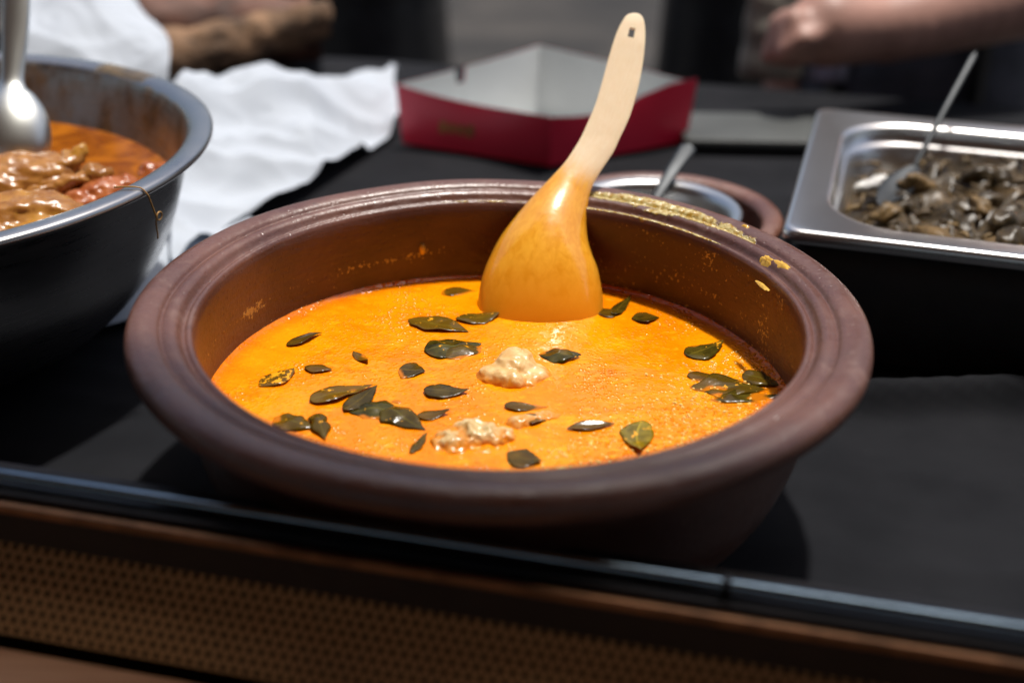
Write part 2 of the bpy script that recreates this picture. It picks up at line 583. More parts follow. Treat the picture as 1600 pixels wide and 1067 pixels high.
WOOD_LADLE=[((0.0876, 0.2504, 0.2339), 0.0013, 0.0), ((0.0876, 0.2498, 0.2331), 0.004, 0.0002), ((0.0874, 0.2483, 0.2313), 0.0062, 0.0004), ((0.0869, 0.2458, 0.2283), 0.0077, 0.0006), ((0.0858, 0.2422, 0.2238), 0.0093, 0.0008), ((0.0842, 0.2371, 0.2175), 0.0106, 0.001), ((0.0815, 0.2284, 0.2067), 0.0118, 0.001), ((0.0776, 0.2171, 0.1928), 0.0124, 0.001), ((0.0723, 0.205, 0.1779), 0.0124, 0.001), ((0.0658, 0.195, 0.1655), 0.0121, 0.0012), ((0.062, 0.1895, 0.1587), 0.0121, 0.0015), ((0.0564, 0.1834, 0.1512), 0.0118, 0.002), ((0.0508, 0.1776, 0.144), 0.012, 0.003), ((0.0453, 0.1718, 0.1369), 0.0137, 0.0052), ((0.0402, 0.1655, 0.1291), 0.0171, 0.0084), ((0.0352, 0.1584, 0.1203), 0.0213, 0.0124), ((0.0311, 0.1508, 0.1109), 0.0264, 0.016), ((0.0282, 0.143, 0.1012), 0.0322, 0.0188), ((0.0267, 0.1352, 0.0916), 0.0368, 0.0204), ((0.0256, 0.1267, 0.0811), 0.04, 0.0208), ((0.0253, 0.1179, 0.0703), 0.0413, 0.0202), ((0.0255, 0.1103, 0.0609), 0.041, 0.0188), ((0.026, 0.1044, 0.0536), 0.0367, 0.016), ((0.0269, 0.0996, 0.0476), 0.0275, 0.01), ((0.0274, 0.0964, 0.0437), 0.015, 0.0055), ((0.0279, 0.095, 0.042), 0.0033, 0.001)]
STEEL_LADLE=[((-0.3931, 0.4032, 0.2389), 0.0097, 0.003), ((-0.3922, 0.3949, 0.2255), 0.0107, 0.004), ((-0.391, 0.3837, 0.2077), 0.0109, 0.004), ((-0.3906, 0.3699, 0.1855), 0.0106, 0.004), ((-0.3908, 0.3575, 0.1656), 0.0096, 0.005), ((-0.391, 0.3492, 0.1524), 0.0096, 0.006), ((-0.3911, 0.3451, 0.1459), 0.0126, 0.008), ((-0.3907, 0.3419, 0.1406), 0.0187, 0.0115), ((-0.3903, 0.3375, 0.1336), 0.0247, 0.0155), ((-0.3897, 0.332, 0.1249), 0.0292, 0.019), ((-0.389, 0.3255, 0.1144), 0.0312, 0.021), ((-0.3883, 0.3184, 0.1032), 0.0306, 0.0205), ((-0.3876, 0.312, 0.0928), 0.0251, 0.016), ((-0.3871, 0.3071, 0.085), 0.014, 0.008), ((-0.3868, 0.3049, 0.0815), 0.003, 0.002)]
NAPKIN_B=[[(-0.2696, 0.3057, 0.006), (-0.2506, 0.4178, 0.006), (-0.2174, 0.4547, 0.006), (-0.19, 0.5059, 0.006), (-0.1561, 0.6052, 0.006), (-0.1188, 0.7178, 0.006)], [(-0.2941, 0.4116, 0.0208), (-0.2672, 0.505, 0.0246), (-0.2299, 0.5358, 0.0341), (-0.1993, 0.5758, 0.0295), (-0.1642, 0.6501, 0.0203), (-0.1227, 0.7474, 0.008)], [(-0.3187, 0.5117, 0.0559), (-0.2846, 0.5873, 0.061), (-0.2398, 0.6124, 0.069), (-0.2046, 0.6418, 0.0547), (-0.172, 0.6926, 0.0374), (-0.1272, 0.7753, 0.0123)], [(-0.3396, 0.6, 0.0912), (-0.3032, 0.66, 0.0994), (-0.2476, 0.68, 0.1008), (-0.2086, 0.7, 0.077), (-0.1816, 0.73, 0.0515), (-0.1351, 0.8, 0.0186)], [(-0.3396, 0.69, 0.012), (-0.3032, 0.75, 0.012), (-0.2476, 0.77, 0.012), (-0.2086, 0.79, 0.012), (-0.1816, 0.82, 0.012), (-0.1351, 0.89, 0.012)]]
NAPKIN_A=[[(-0.5095, 0.61, 0.006), (-0.4502, 0.61, 0.006), (-0.3968, 0.61, 0.006), (-0.3477, 0.61, 0.006)], [(-0.5095, 0.64, 0.0565), (-0.4502, 0.64, 0.0575), (-0.3968, 0.64, 0.0652), (-0.3477, 0.64, 0.0846)], [(-0.5147, 0.7, 0.0947), (-0.4563, 0.7, 0.1025), (-0.4025, 0.7, 0.1021), (-0.3538, 0.7, 0.0975)], [(-0.5308, 0.77, 0.1268), (-0.474, 0.77, 0.1333), (-0.4243, 0.77, 0.1286), (-0.4008, 0.77, 0.1138)], [(-0.5499, 0.85, 0.1604), (-0.4947, 0.85, 0.1649), (-0.4495, 0.85, 0.1479), (-0.4418, 0.85, 0.1208)], [(-0.5499, 0.95, 0.01), (-0.4947, 0.95, 0.01), (-0.4495, 0.95, 0.01), (-0.4418, 0.95, 0.01)]]
NAPKIN_C=[[(-0.3012, 0.2054, 0.0025), (-0.2411, 0.2529, 0.0025), (-0.206, 0.3299, 0.0025)], [(-0.3213, 0.3081, 0.004), (-0.273, 0.3917, 0.005), (-0.2284, 0.4351, 0.004)], [(-0.3294, 0.4572, 0.003), (-0.3022, 0.5442, 0.004), (-0.2671, 0.5879, 0.003)]]
PTS={
'box_left':(-0.1141, 0.6774, 0.0),
'box_front':(0.0424, 0.6096, 0.0),
'box_right':(0.1925, 0.7017, -0.0),
'box_tl':(-0.1187, 0.7056, 0.055),
'box_tf':(0.0419, 0.6012, 0.055),
'box_tr':(0.1993, 0.7136, 0.055),
'box_tb':(0.0298, 0.8784, 0.055),
'spoon_a':(0.4033, 0.46, 0.1624),
'spoon_b':(0.336, 0.3937, 0.075),
'spoon_c':(0.2827, 0.2994, 0.062),
'dish_spoon_a':(0.1518, 0.4, 0.0899),
'dish_spoon_b':(0.1146, 0.3397, 0.072),
'strand0':(-0.2261, 0.1036, 0.153),
'strand1':(-0.2178, 0.094, 0.1549),
'strand2':(-0.2178, 0.096, 0.1459),
'strand3':(-0.2162, 0.097, 0.1405),
'strand4':(-0.2176, 0.098, 0.1338),
'strand5':(-0.2193, 0.1, 0.1266),
'chick1':(0.0064, 0.0239, 0.072),
'chick2':(-0.0111, -0.0539, 0.072),
'chick2b':(0.02, -0.0273, 0.072),
'hand':(0.3267, 0.82, 0.11),
'wrist':(0.398, 0.82, 0.1185),
'elbow':(0.6337, 0.92, 0.1724),
'torso':(0.6267, 1.12, -0.0477),
'tl':(0.3802, 1.05, -0.0418),
'ridge0':(0.2431, 0.1391, 0.0),
'ridge1':(0.3738, 0.1439, 0.0),
'board_fl':(0.1971, 0.6642, 0.0),
'board_fr':(0.3087, 0.6792, 0.0),
'board_bl':(0.213, 0.767, 0.0),
'board_br':(0.3268, 0.7738, 0.0),
'lav_b':(0.2897, 0.6779, 0.015),
'lav_t':(0.3205, 0.85, 0.0512),
'beige':(0.2589, 0.699, 0.015),
'log0':(-0.4454, 1.0, 0.0614),
'log1':(-0.3192, 1.05, 0.0653),
'br0':(-0.3802, 0.93, 0.0225),
'br1':(-0.2528, 1.0, 0.0728),
'splash0':(0.1663, 0.0586, 0.129),
'splash1':(0.1588, 0.0693, 0.131),
'splash2':(0.1535, 0.0459, 0.126),
'splash3':(0.1241, 0.0924, 0.131),
'splash4':(0.1528, 0.113, 0.132),
'splash5':(-0.0555, 0.1119, 0.1),
'splash6':(0.1106, 0.1135, 0.131),
'stl_rim0':(-0.3242, 0.3992, 0.15),
'stl_rim1':(-0.2753, 0.3721, 0.15),
'lchick':[(-0.3489, 0.2445, 0.105), (-0.3102, 0.2259, 0.105), (-0.2898, 0.2269, 0.105), (-0.3265, 0.1737, 0.105), (-0.2685, 0.285, 0.1)],
'pan_white':(0.3002, 0.3595, 0.07)}
V3 = Vector
PT = {k_: (V3(v) if not isinstance(v, list) else [V3(a) for a in v]) for k_, v in PTS.items()}

# ================================================================ the setting
g = structure(obj('ground', [(-60, -60, -.9), (60, -60, -.9), (60, 80, -.9), (-60, 80, -.9)], [(0, 1, 2, 3)], 'asphalt'))

# counter frame: u runs along the counter, dd points out of it towards the customer
CU = V3((.9755, -.2198, 0))
CD = V3((-.2198, -.9755, 0))
def cf(u, d, z):
    return CU*u + CD*d + V3((0, 0, z))
def cbox(u0, u1, d0, d1, z0, z1):
    V, F = box(u0, u1, -d1, -d0, z0, z1)
    return [cf(x, -y, z) for x, y, z in V], F
counter = thing('display_counter', 'long dark food counter with bronze trim and perforated front panel', 'counter', (0, 0, -.9))
UL, UR = -1.05, 1.15
obj('cabinet', *cbox(UL, UR, -1.0, .155, -.9, -.012), 'cavity', counter, False)
obj('front_wall', *cbox(UL, UR, .157, .176, -.9, .085), 'fascia', counter, False)
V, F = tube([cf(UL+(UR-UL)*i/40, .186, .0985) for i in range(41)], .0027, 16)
obj('polished_edge', V, F, 'sky_tinted_steel', counter)
for uu in (-.285, .142):
    jo = cf(uu, .186, .0985)
    V, F = tube([jo-CU*.0018, jo+CU*.0018], .0042, 14)
    obj('edge_joint', V, F, 'black_metal', counter)
obj('edge_channel', *cbox(UL, UR, .178, .1945, .075, .0945), 'black_metal', counter, False)
o = obj('bronze_trim', *cbox(UL, UR, .1965, .2010, .0875, .0925), 'bronze', counter, False)
bevel(o, .0016, 3)
obj('fascia_band', *cbox(UL, UR, .1955, .1995, .071, .0870), 'fascia', counter, False)
# perforated sheet: staggered round holes cut through a slanted plate
A0, A1 = V3((.1965, .0725)), V3((.2265, .0375))         # (d, z) of its upper and lower edge
ln = (A1-A0).length
pitch_ = .00535
rowh = pitch_*.866
V, F = [], []
rows = int(ln/rowh)
u_lo, u_hi = -.40, .42
cols = int((u_hi-u_lo)/pitch_)
def pp(u, s):
    q = A0.lerp(A1, s/ln)
    return cf(u, q.x, q.y)
NS = 12
off0 = (ln-rows*rowh)/2
for r_ in range(rows):
    s0 = off0+r_*rowh
    for c_ in range(cols):
        u0 = u_lo+(c_+(.5 if r_ % 2 else 0))*pitch_
        b = len(V)
        cu, cs = u0+pitch_/2, s0+rowh/2
        for q in range(NS):
            a = 2*PI*q/NS+PI/4
            ca, sa = math.cos(a), math.sin(a)
            f_ = min(pitch_/2/max(abs(ca), 1e-6), rowh/2/max(abs(sa), 1e-6))
            V.append(pp(cu+ca*f_, cs+sa*f_))
        # exact corners
        for q in range(NS):
            a = 2*PI*q/NS+PI/4
            V.append(pp(cu+math.cos(a)*0.0016, cs+math.sin(a)*0.0016))
        nrm = -(CD*(A0.y-A1.y)+V3((0, 0, A1.x-A0.x))).normalized()*.0012
        for q in range(NS):
            V.append(V[b+NS+q]+nrm)
        for q in range(NS):
            t = (q+1) % NS
            F.append((b+q, b+t, b+NS+t, b+NS+q))
            F.append((b+NS+q, b+NS+t, b+2*NS+t, b+2*NS+q))
o = obj('perforated_panel', V, F, 'perforated', counter, False)
def strip(a, b):
    return [cf(UL, a[0], a[1]), cf(UR, a[0], a[1]), cf(UR, b[0], b[1]), cf(UL, b[0], b[1])], [(0, 1, 2, 3)]
obj('hole_shade_backing', *strip((.178, .056), (.213, .014)), 'cavity', counter, False)  # black sheet standing in for the shade behind the holes
for (ua, ub) in ((UL, u_lo), (u_hi+pitch_/2, UR)):
    V = [cf(ua, A0.x, A0.y), cf(ub, A0.x, A0.y), cf(ub, A1.x, A1.y), cf(ua, A1.x, A1.y)]
    obj('side_panel', V, [(0, 1, 2, 3)], 'perforated', counter, False)
o = obj('wooden_ledge', *cbox(UL, UR, .2285, .33, .0, .0350), 'counter_wood', counter, False)
bevel(o, .002, 2)
obj('lower_panel', *cbox(UL, UR, .178, .225, -.9, -.002), 'fascia', counter, False)

# unseen sheet added above the customers' side to shade the counter's near edge
aw = structure(obj('added_shade_sheet', *cbox(-6, 6, -.14, 7.0, 1.50, 1.503), 'added_sheet_canvas', None, False))
aw['kind'] = 'structure'
for uu in (-5.8, 5.8):
    for dd_ in (-.10, 6.9):
        p0 = cf(uu, dd_, 0)
        V, F = tube([(p0.x, p0.y, -.9), (p0.x, p0.y, 1.50)], .03, 12)
        obj('added_sheet_post', V, F, 'dark_steel', aw)  # unseen post, there only to carry the added sheet

# black cloth on the counter, wrinkled, with one raised fold beside the steel pan
nu, nd_ = 300, 210
V, F = [], []
r0, r1 = PT['ridge0'], PT['ridge1']
rdir = (r1-r0).normalized()
rper = V3((-rdir.y, rdir.x, 0))
for j in range(nd_+1):
    d = .1755-(1.19)*j/nd_
    for i in range(nu+1):
        u = UL+.01+(UR-UL-.02)*i/nu
        p = cf(u, d, 0)
        q = V3((p.x*2.2, p.y*11, 0))
        q2 = V3((p.x*5+p.y*3, p.y*26+p.x*7, 2))
        wr = (.5-abs(noise.noise(q)))*.0060+(.5-abs(noise.noise(q2)))*.0020-.0016
        fr_ = min(1, max(0, (p.x-.20)/.08))*min(1, max(0, (.10-p.y)/.06))
        wr += fr_*.010*(.35-abs(noise.noise(V3((p.x*5+p.y*3, p.y*19-p.x*4, 8)))))
        rr = math.hypot(p.x, p.y)
        z = wr*min(1, max(0, (rr-.09)/.08)) if rr < .3 else wr
        # the fold
        al_ = (p-r0).dot(rdir)
        pe = (p-r0).dot(rper)-.004*noise.noise(V3((p.x*9, 0, 5)))
        if al_ > -.09:
            hh = .022*min(1, (al_+.09)/.05)
            z += hh*math.exp(-((pe+.012)/.010)**2)
        if d < -.985:
            z -= (-.985-d)*8
        V.append((p.x, p.y, z*1.0-.0035))
for j in range(nd_):
    for i in range(nu):
        a = j*(nu+1)+i
        F.append((a, a+nu+1, a+nu+2, a+1))
cloth = tag(obj('tablecloth', V, F, 'black_cloth'), 'wrinkled black cloth spread over the counter under the bowls', 'tablecloth')

# ================================================================ big clay bowl
prof_out = [(.0, .0), (.06, .0), (.100, .0), (.112, .002), (.135, .011), (.156, .031), (.168, .056), (.1735, .082), (.1755, .102),
            (.180, .1105), (.190, .1128), (.1982, .1160), (.2013, .1218), (.1997, .1280), (.194, .1312), (.188, .1310), (.1845, .1298),
            (.1825, .1276), (.1805, .1284), (.1775, .1290), (.1745, .1277), (.1725, .1246), (.1708, .1234), (.1692, .1246), (.1672, .1243), (.1660, .1215),
            (.1652, .115), (.1660, .095), (.1660, .070), (.160, .050), (.145, .028), (.12, .016), (.06, .011), (0, .010)]
pr = catmull(prof_out, 4)
pr = [(max(0, a), b) for a, b in pr]
bowl = thing('clay_bowl', 'large round brown clay bowl with grooved rim holding the orange curry', 'bowl')
segs = 420
i_rim0 = min(range(len(pr)), key=lambda i: abs(pr[i][0]-.180)+abs(pr[i][1]-.1105))
def sub_lathe(a, b):
    return lathe(pr[a:b+1], 0, 0, 0, segs, .0011, 3, 11)
def attrs_for(a, b):
    st, fl, ins = [], [], []
    i_in = min(range(len(pr)), key=lambda i: abs(pr[i][0]-.166)+abs(pr[i][1]-.1215))
    for i in range(segs):
        an = math.degrees(2*PI*i/segs)
        an = an-360 if an > 270 else an
        for kk in range(a, b+1):
            r, z = pr[kk]
            top = 1 if (z > .1225 and r > .160) else 0
            s = 0
            if top:
                wn = .5+.9*noise.noise(V3((i*.11, r*260, 4)))
                s = math.exp(-((an-56)/23)**2)*(1.25*math.exp(-((r-.1825)/.0045)**2)+.48*(.6 if r > .194 else 1))*(.62+.6*wn)
                s = max(s, .55*math.exp(-((an-101)/7)**2)*math.exp(-((r-.182)/.005)**2))
                s = max(s, (.98*math.exp(-((an-60)/31)**4)+.62*math.exp(-((an-100)/12)**2))*math.exp(-((r-.1684)/.0019)**2))
            st.append(s)
            inside = 1.0 if kk >= i_in else 0.0
            ins.append(inside)
            f = 0
            if inside and .074 < z < .120:
                f = .22
                wv_ = .089+.0025*math.sin(i*.07)
                f += .95*math.exp(-((z-wv_)/.0028)**2)*max(0, noise.noise(V3((i*.09, 0, 7)))*.9+.45)*(1 if an > 85 else .35)
                if an < 75:
                    f += .45*max(0, noise.noise(V3((i*.12, z*70, 2))))+.1
            if inside and z < .0745:
                f = .7
            fl.append(f)
    return {'stain': st, 'film': fl, 'inside': ins}
# one mesh for the body, one for the rolled rim
k_in = min(range(len(pr)), key=lambda i: abs(pr[i][0]-.166)+abs(pr[i][1]-.1215))
def full_normals():
    V, F = lathe(pr, 0, 0, 0, segs, .0011, 3, 11)
    me = bpy.data.meshes.new('tmp')
    me.from_pydata(V, [], F)
    me.update()
    nn = [v.normal.copy() for v in me.vertices]
    bpy.data.meshes.remove(me)
    return nn
FN = full_normals()
NP = len(pr)
def bowl_part(name, ranges):
    V, F, at = [], [], {'stain': [], 'film': [], 'inside': []}
    nn = []
    for a, b in ranges:
        v, f = sub_lathe(a, b)
        add((V, F), (v, f))
        for kk, vv in attrs_for(a, b).items():
            at[kk] += vv
        for i in range(segs):
            nn += FN[i*NP+a:i*NP+b+1]
    o = obj(name, V, F, 'clay', bowl, True, at)
    o.data.normals_split_custom_set_from_vertices([tuple(x) for x in nn])
    return o
bowl_part('body', [(0, i_rim0), (k_in, NP-1)])
bowl_part('rim', [(i_rim0, k_in)])
def rim_z(r):
    best = [p for i, p in enumerate(pr) if i_rim0+8 <= i <= k_in+1]
    return min(best, key=lambda p: abs(p[0]-r))[1]
rng = random.Random(5)
def splash(c, rx, ry, ang, h, seed, name='sauce_splash', parent=bowl):
    V, F = [], []
    n, rings = 22, 5
    for i in range(rings+1):
        t = i/rings
        for j in range(n):
            a = 2*PI*j/n
            k2 = 1+.55*noise.noise(V3((math.cos(a)*1.9, math.sin(a)*1.9, seed*2.3+.4)))+.25*noise.noise(V3((math.cos(a)*4.3, math.sin(a)*4.3, seed)))
            x, y = rx*t*k2*math.cos(a), ry*t*k2*math.sin(a)
            p = V3((c.x+x*math.cos(ang)-y*math.sin(ang), c.y+x*math.sin(ang)+y*math.cos(ang), 0))
            rr = math.hypot(p.x, p.y)
            p.z = rim_z(rr)+h*(1-t**3)-.0004*t
            V.append(p)
    for i in range(rings):
        for j in range(n):
            k2 = (j+1) % n
            F.append((i*n+j, (i+1)*n+j, (i+1)*n+k2, i*n+k2))
    return obj(name, V, F, 'sauce', parent)
for i, (nm, a, b) in enumerate((('splash0', .0072, .0026), ('splash1', .0055, .0022), ('splash2', .0080, .0018), ('splash4', .0030, .0015))):
    c = PT[nm]
    an = math.atan2(c.y, c.x)+PI/2
    splash(c, a, b, an, .0009, i)
# a drop stuck on the inner wall
c = PT['splash5']
an = math.atan2(.157, -.055)
V, F = ball((math.cos(an)*.1655, math.sin(an)*.1655, .094), (.0022, .0022, .0042), 12, 8)
obj('sauce_drop', V, F, 'sauce', bowl)

# ================================================================ curry and what floats in it
Z0 = .0702
nr, na = 110, 300
V, F, fro, edg = [], [], [], []
for i in range(nr+1):
    t = (i/nr)
    r = .1664*t
    for j in range(na):
        a = 2*PI*j/na
        x, y = r*math.cos(a), r*math.sin(a)
        z = Z0+.0003*noise.noise(V3((x*60, y*60, 0)))+.0002*noise.noise(V3((x*190, y*190, 3)))
        men = max(0, (r-.1612)/.0052)
        z += .0027*men*men
        # swell around the chicken pieces and the ladle
        for (cx, cy, cr) in ((.006, .024, .024), (-.011, -.050, .026)):
            dd = math.hypot(x-cx, y-cy)
            z += .0007*math.exp(-((dd-cr)/.005)**2)
        el_ = math.hypot((x-.0265)/.0365, (y-.123)/.022)
        z += (.0019+.0007*noise.noise(V3((x*90, y*90, 6))))*math.exp(-((el_-1)/.10)**2)
        V.append((x, y, z))
        fr = max(0, min(1, (x*.8-y*.75-.045)/.055))
        fr = max(fr*1.0, .34+.4*noise.noise(V3((x*25, y*25, 9))))
        fro.append(fr)
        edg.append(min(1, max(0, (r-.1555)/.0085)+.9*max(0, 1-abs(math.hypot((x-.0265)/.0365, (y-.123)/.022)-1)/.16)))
for i in range(nr):
    for j in range(na):
        k2 = (j+1) % na
        F.append((i*na+j, (i+1)*na+j, (i+1)*na+k2, i*na+k2))
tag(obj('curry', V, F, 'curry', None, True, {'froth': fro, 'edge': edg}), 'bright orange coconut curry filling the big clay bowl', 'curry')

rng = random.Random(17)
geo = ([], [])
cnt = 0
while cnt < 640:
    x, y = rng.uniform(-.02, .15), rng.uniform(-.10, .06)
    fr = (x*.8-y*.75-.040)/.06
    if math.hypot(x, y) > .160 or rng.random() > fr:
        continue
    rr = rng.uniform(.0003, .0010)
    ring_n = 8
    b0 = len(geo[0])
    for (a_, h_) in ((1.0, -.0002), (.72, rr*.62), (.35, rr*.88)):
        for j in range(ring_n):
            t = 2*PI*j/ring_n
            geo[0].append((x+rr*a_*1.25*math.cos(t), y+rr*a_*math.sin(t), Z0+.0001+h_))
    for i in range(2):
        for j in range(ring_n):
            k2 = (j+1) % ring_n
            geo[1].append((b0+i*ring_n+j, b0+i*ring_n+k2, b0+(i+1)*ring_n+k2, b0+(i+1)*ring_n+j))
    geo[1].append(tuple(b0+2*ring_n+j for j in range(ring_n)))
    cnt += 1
tag(obj('froth', geo[0], geo[1], 'glint_toned_bubble'), 'tiny bubbles coloured pale like glints on the orange curry near the clay rim', 'froth', None, 'stuff')

def leaf(a, b, hw, style, seed):
    a, b = V3((*a, 0)), V3((*b, 0))
    ax = b-a
    side = V3((-ax.y, ax.x, 0)).normalized()*hw
    nl, nw = 26, 10
    V, F, ac, sk = [], [], [], []
    crump = style == 2
    amp = .0030 if crump else .0006
    bend = (noise.noise(V3((seed*1.3, 0, 0)))*.9)
    for i in range(nl+1):
        t = i/nl
        w_ = math.sin(PI*t**(.72+.12*math.sin(seed*1.9)))**1.05+.03
        if crump:
            w_ *= 1+.45*noise.noise(V3((t*4, seed, 1)))
        for j in range(nw+1):
            v = -1+2*j/nw
            p = a+ax*t+side*(v*w_*(1+.16*noise.noise(V3((t*6, seed*2, v*.7)))+.06*noise.noise(V3((t*19, seed, v)))))+side*(bend*.55*math.sin(PI*t))
            if style == 4 and abs(v) < .35:
                pass
            cup = .0003*(1-v*v)
            h = amp*(noise.noise(V3((p.x*90, p.y*90, seed)))+.35)
            if crump:
                h = amp*(.55-abs(noise.noise(V3((p.x*62, p.y*62, seed*1.7))))*1.5)+.0006*noise.noise(V3((p.x*170, p.y*170, seed)))
            if seed % 3 == 0 and not crump:
                h += .0020*v*v*math.sin(PI*t)
            elif seed % 3 == 1:
                h += .0030*(2*t-1)**2*(1 if t > .5 else .3)
            edge = 1-(.85 if seed % 3 == 2 or crump else .25)*max(abs(v)**3, abs(2*t-1)**5)
            dip = (.0024 if crump else .0016)*noise.noise(V3((p.x*55, p.y*55, seed*2.7)))-.0004*max(0, noise.noise(V3((seed*.9, 1, 1))))
            V.append((p.x, p.y, Z0+.0004+dip+(cup+max(-.0002, h))*edge))
            ac.append(v)
            sk.append(min(1, max(0, 1-(V[-1][2]-Z0)/.0007)))
    for i in range(nl):
        for j in range(nw):
            q = i*(nw+1)+j
            F.append((q, q+1, q+nw+2, q+nw+1))
    mat = {0: 'leaf_dark', 1: 'leaf_spotted', 2: 'leaf_crumpled', 4: 'leaf_pool', 5: 'leaf_yellow'}[style]
    o = obj('curry_leaf', V, F, mat, None, True, {'across': ac, 'sink': sk})
    md = o.modifiers.new('thick', 'SOLIDIFY')
    md.thickness = .0002
    md.offset = -1
    return o
LG = 'curry leaves floating in the orange curry'
SPEC = {2: 'broad crumpled dark green leaf beside the pale chicken lump', 3: 'narrow crumpled leaf tucked between its broader mate and the pale chicken',
        8: 'small oval leaf trailing from the leaf with the sauce pool', 10: 'folded leaf crossing the end of the long pale olive leaf',
        11: 'glossy crumpled leaf between the folded leaf and the twisted leaf', 12: 'dark twisted leaf next to the knobbly chicken piece',
        13: 'plain pointed leaf between the twisted leaf and the knobbly chicken', 14: 'wide wrinkled leaf of a pair close to the clay rim',
        15: 'shorter wrinkled leaf of a pair close to the clay rim', 17: 'small leaf with yellow foam behind the glossy crumpled cluster',
        19: 'slanting leaf beside the ladle scoop near the far clay wall', 20: 'flat leaf tip poking out from beside the ladle scoop',
        21: 'small oblong leaf floating alone near the ladle and far wall', 24: 'largest wet leaf of the sprig by the clay wall',
        25: 'long narrow leaf under the largest leaf of the sprig', 26: 'leaf of the sprig that touches the clay wall',
        33: 'small curled leaf between the knobbly chicken and the front rim',
        0: 'long olive curry leaf speckled with yellow droplets, beside the ladle', 1: 'curry leaf lying against the foot of the wooden ladle',
        4: 'tiny torn curry leaf floating alone between larger leaves', 5: 'small rounded curry leaf with nibbled edge, beside the pale chicken lump',
        7: 'olive curry leaf with a pool of orange sauce on it', 16: 'broad smooth plain curry leaf between the two chicken pieces',
        22: 'broad curry leaf sprinkled with tiny sauce drops, by the clay wall', 23: 'small pointed oval leaf above the wet sprig near the clay wall',
        28: 'rounded yellow-green curry leaf standing tilted near the bowl rim', 6: 'thin half-sunken curry leaf by the inner clay wall',
        9: 'long pale olive leaf carrying three yellow sauce spots', 18: 'glossy folded leaf touching the pale chicken lump',
        32: 'dark slim leaf half hidden behind the wooden ladle', 29: 'arched leaf lying against the knobbly chicken piece', 30: 'sunken leaf under the knobbly chicken tip',
        31: 'dark blurred leaf against the front clay rim', 27: 'thin straight leaf floating alone on open orange curry'}
for i, (a, b, hw, stl) in enumerate(LEAVES):
    o = leaf(a, b, hw, stl, i)
    lab = SPEC.get(i)
    if not lab:
        lab = 'crumpled wet curry leaf clumped with others in the orange curry' if stl == 2 else 'smooth dark curry leaf floating flat on the orange curry'
    tag(o, lab, 'leaf', LG)

def lump(name, parts, voxel, mat, amp, freq, seed, smooth_it=3, ridge=False):
    geo = ([], [])
    for (c, rad, ang) in parts:
        add(geo, ball(c, rad, 18, 12, Matrix.Rotation(ang, 3, 'Z')))
    o = fuse(name, geo, voxel, mat, None, smooth_it)
    roughen(o, amp, freq, seed, ridge)
    roughen(o, amp*.15, freq*3.4, seed+1)
    return o
def fibre(o, amp, ang, f1=42, f2=210, seed=0):
    me = o.data
    ca, sa = math.cos(ang), math.sin(ang)
    nr_ = [v.normal.copy() for v in me.vertices]
    for v, n_ in zip(me.vertices, nr_):
        x, y = v.co.x*ca+v.co.y*sa, -v.co.x*sa+v.co.y*ca
        h = noise.noise(V3((x*f1, y*f2+seed, v.co.z*f2)))+.5*noise.noise(V3((x*f1*2.5, y*f2*2, v.co.z*f2*2+seed)))
        v.co += n_*(h*amp)
    me.update()
c = PT['chick1']
z = Z0-.0022
o = lump('chicken_piece', [((c.x-.010, c.y-.004, z), (.012, .010, .009), .3), ((c.x+.002, c.y+.004, z+.003), (.014, .012, .011), .1),
                           ((c.x-.002, c.y-.010, z+.001), (.013, .008, .009), -.5), ((c.x+.013, c.y+.000, z), (.010, .012, .007), .4),
                           ((c.x+.002, c.y+.012, z+.004), (.011, .007, .009), .2), ((c.x+.010, c.y-.011, z-.001), (.009, .006, .006), -.7),
                           ((c.x-.017, c.y-.008, z-.003), (.008, .005, .005), .5)], .0011, 'chicken_pale', .0022, 62, 3, 2)
fibre(o, .0006, -.5, 50, 240)
tag(o, 'pale beige lump of chicken in the middle of the orange curry', 'chicken', 'chicken in the orange curry')
c = PT['chick2']
z = Z0-.0028
d_ = PT['chick2b']-c
o = lump('chicken_piece', [((c.x-.012, c.y-.002, z), (.013, .012, .008), .2), ((c.x+.000, c.y+.006, z+.002), (.012, .009, .008), .0),
                           ((c.x-.004, c.y+.012, z+.001), (.013, .006, .007), .2), ((c.x+.012, c.y+.004, z+.001), (.010, .007, .006), .5),
                           ((c.x+d_.x*.75, c.y+d_.y*.75, z), (.012, .0055, .006), .5), ((c.x+d_.x*1.15, c.y+d_.y*1.05, z), (.011, .0045, .005), .35),
                           ((c.x-.018, c.y-.010, z-.002), (.008, .006, .005), -.3), ((c.x+.004, c.y-.010, z-.003), (.010, .005, .005), .3)],
         .0011, 'chicken_skin', .0030, 85, 8, 2, True)
fibre(o, .0007, .4, 90, 240)
tag(o, 'knobbly chicken piece with wet skin and dark hollows in the curry', 'chicken', 'chicken in the orange curry')

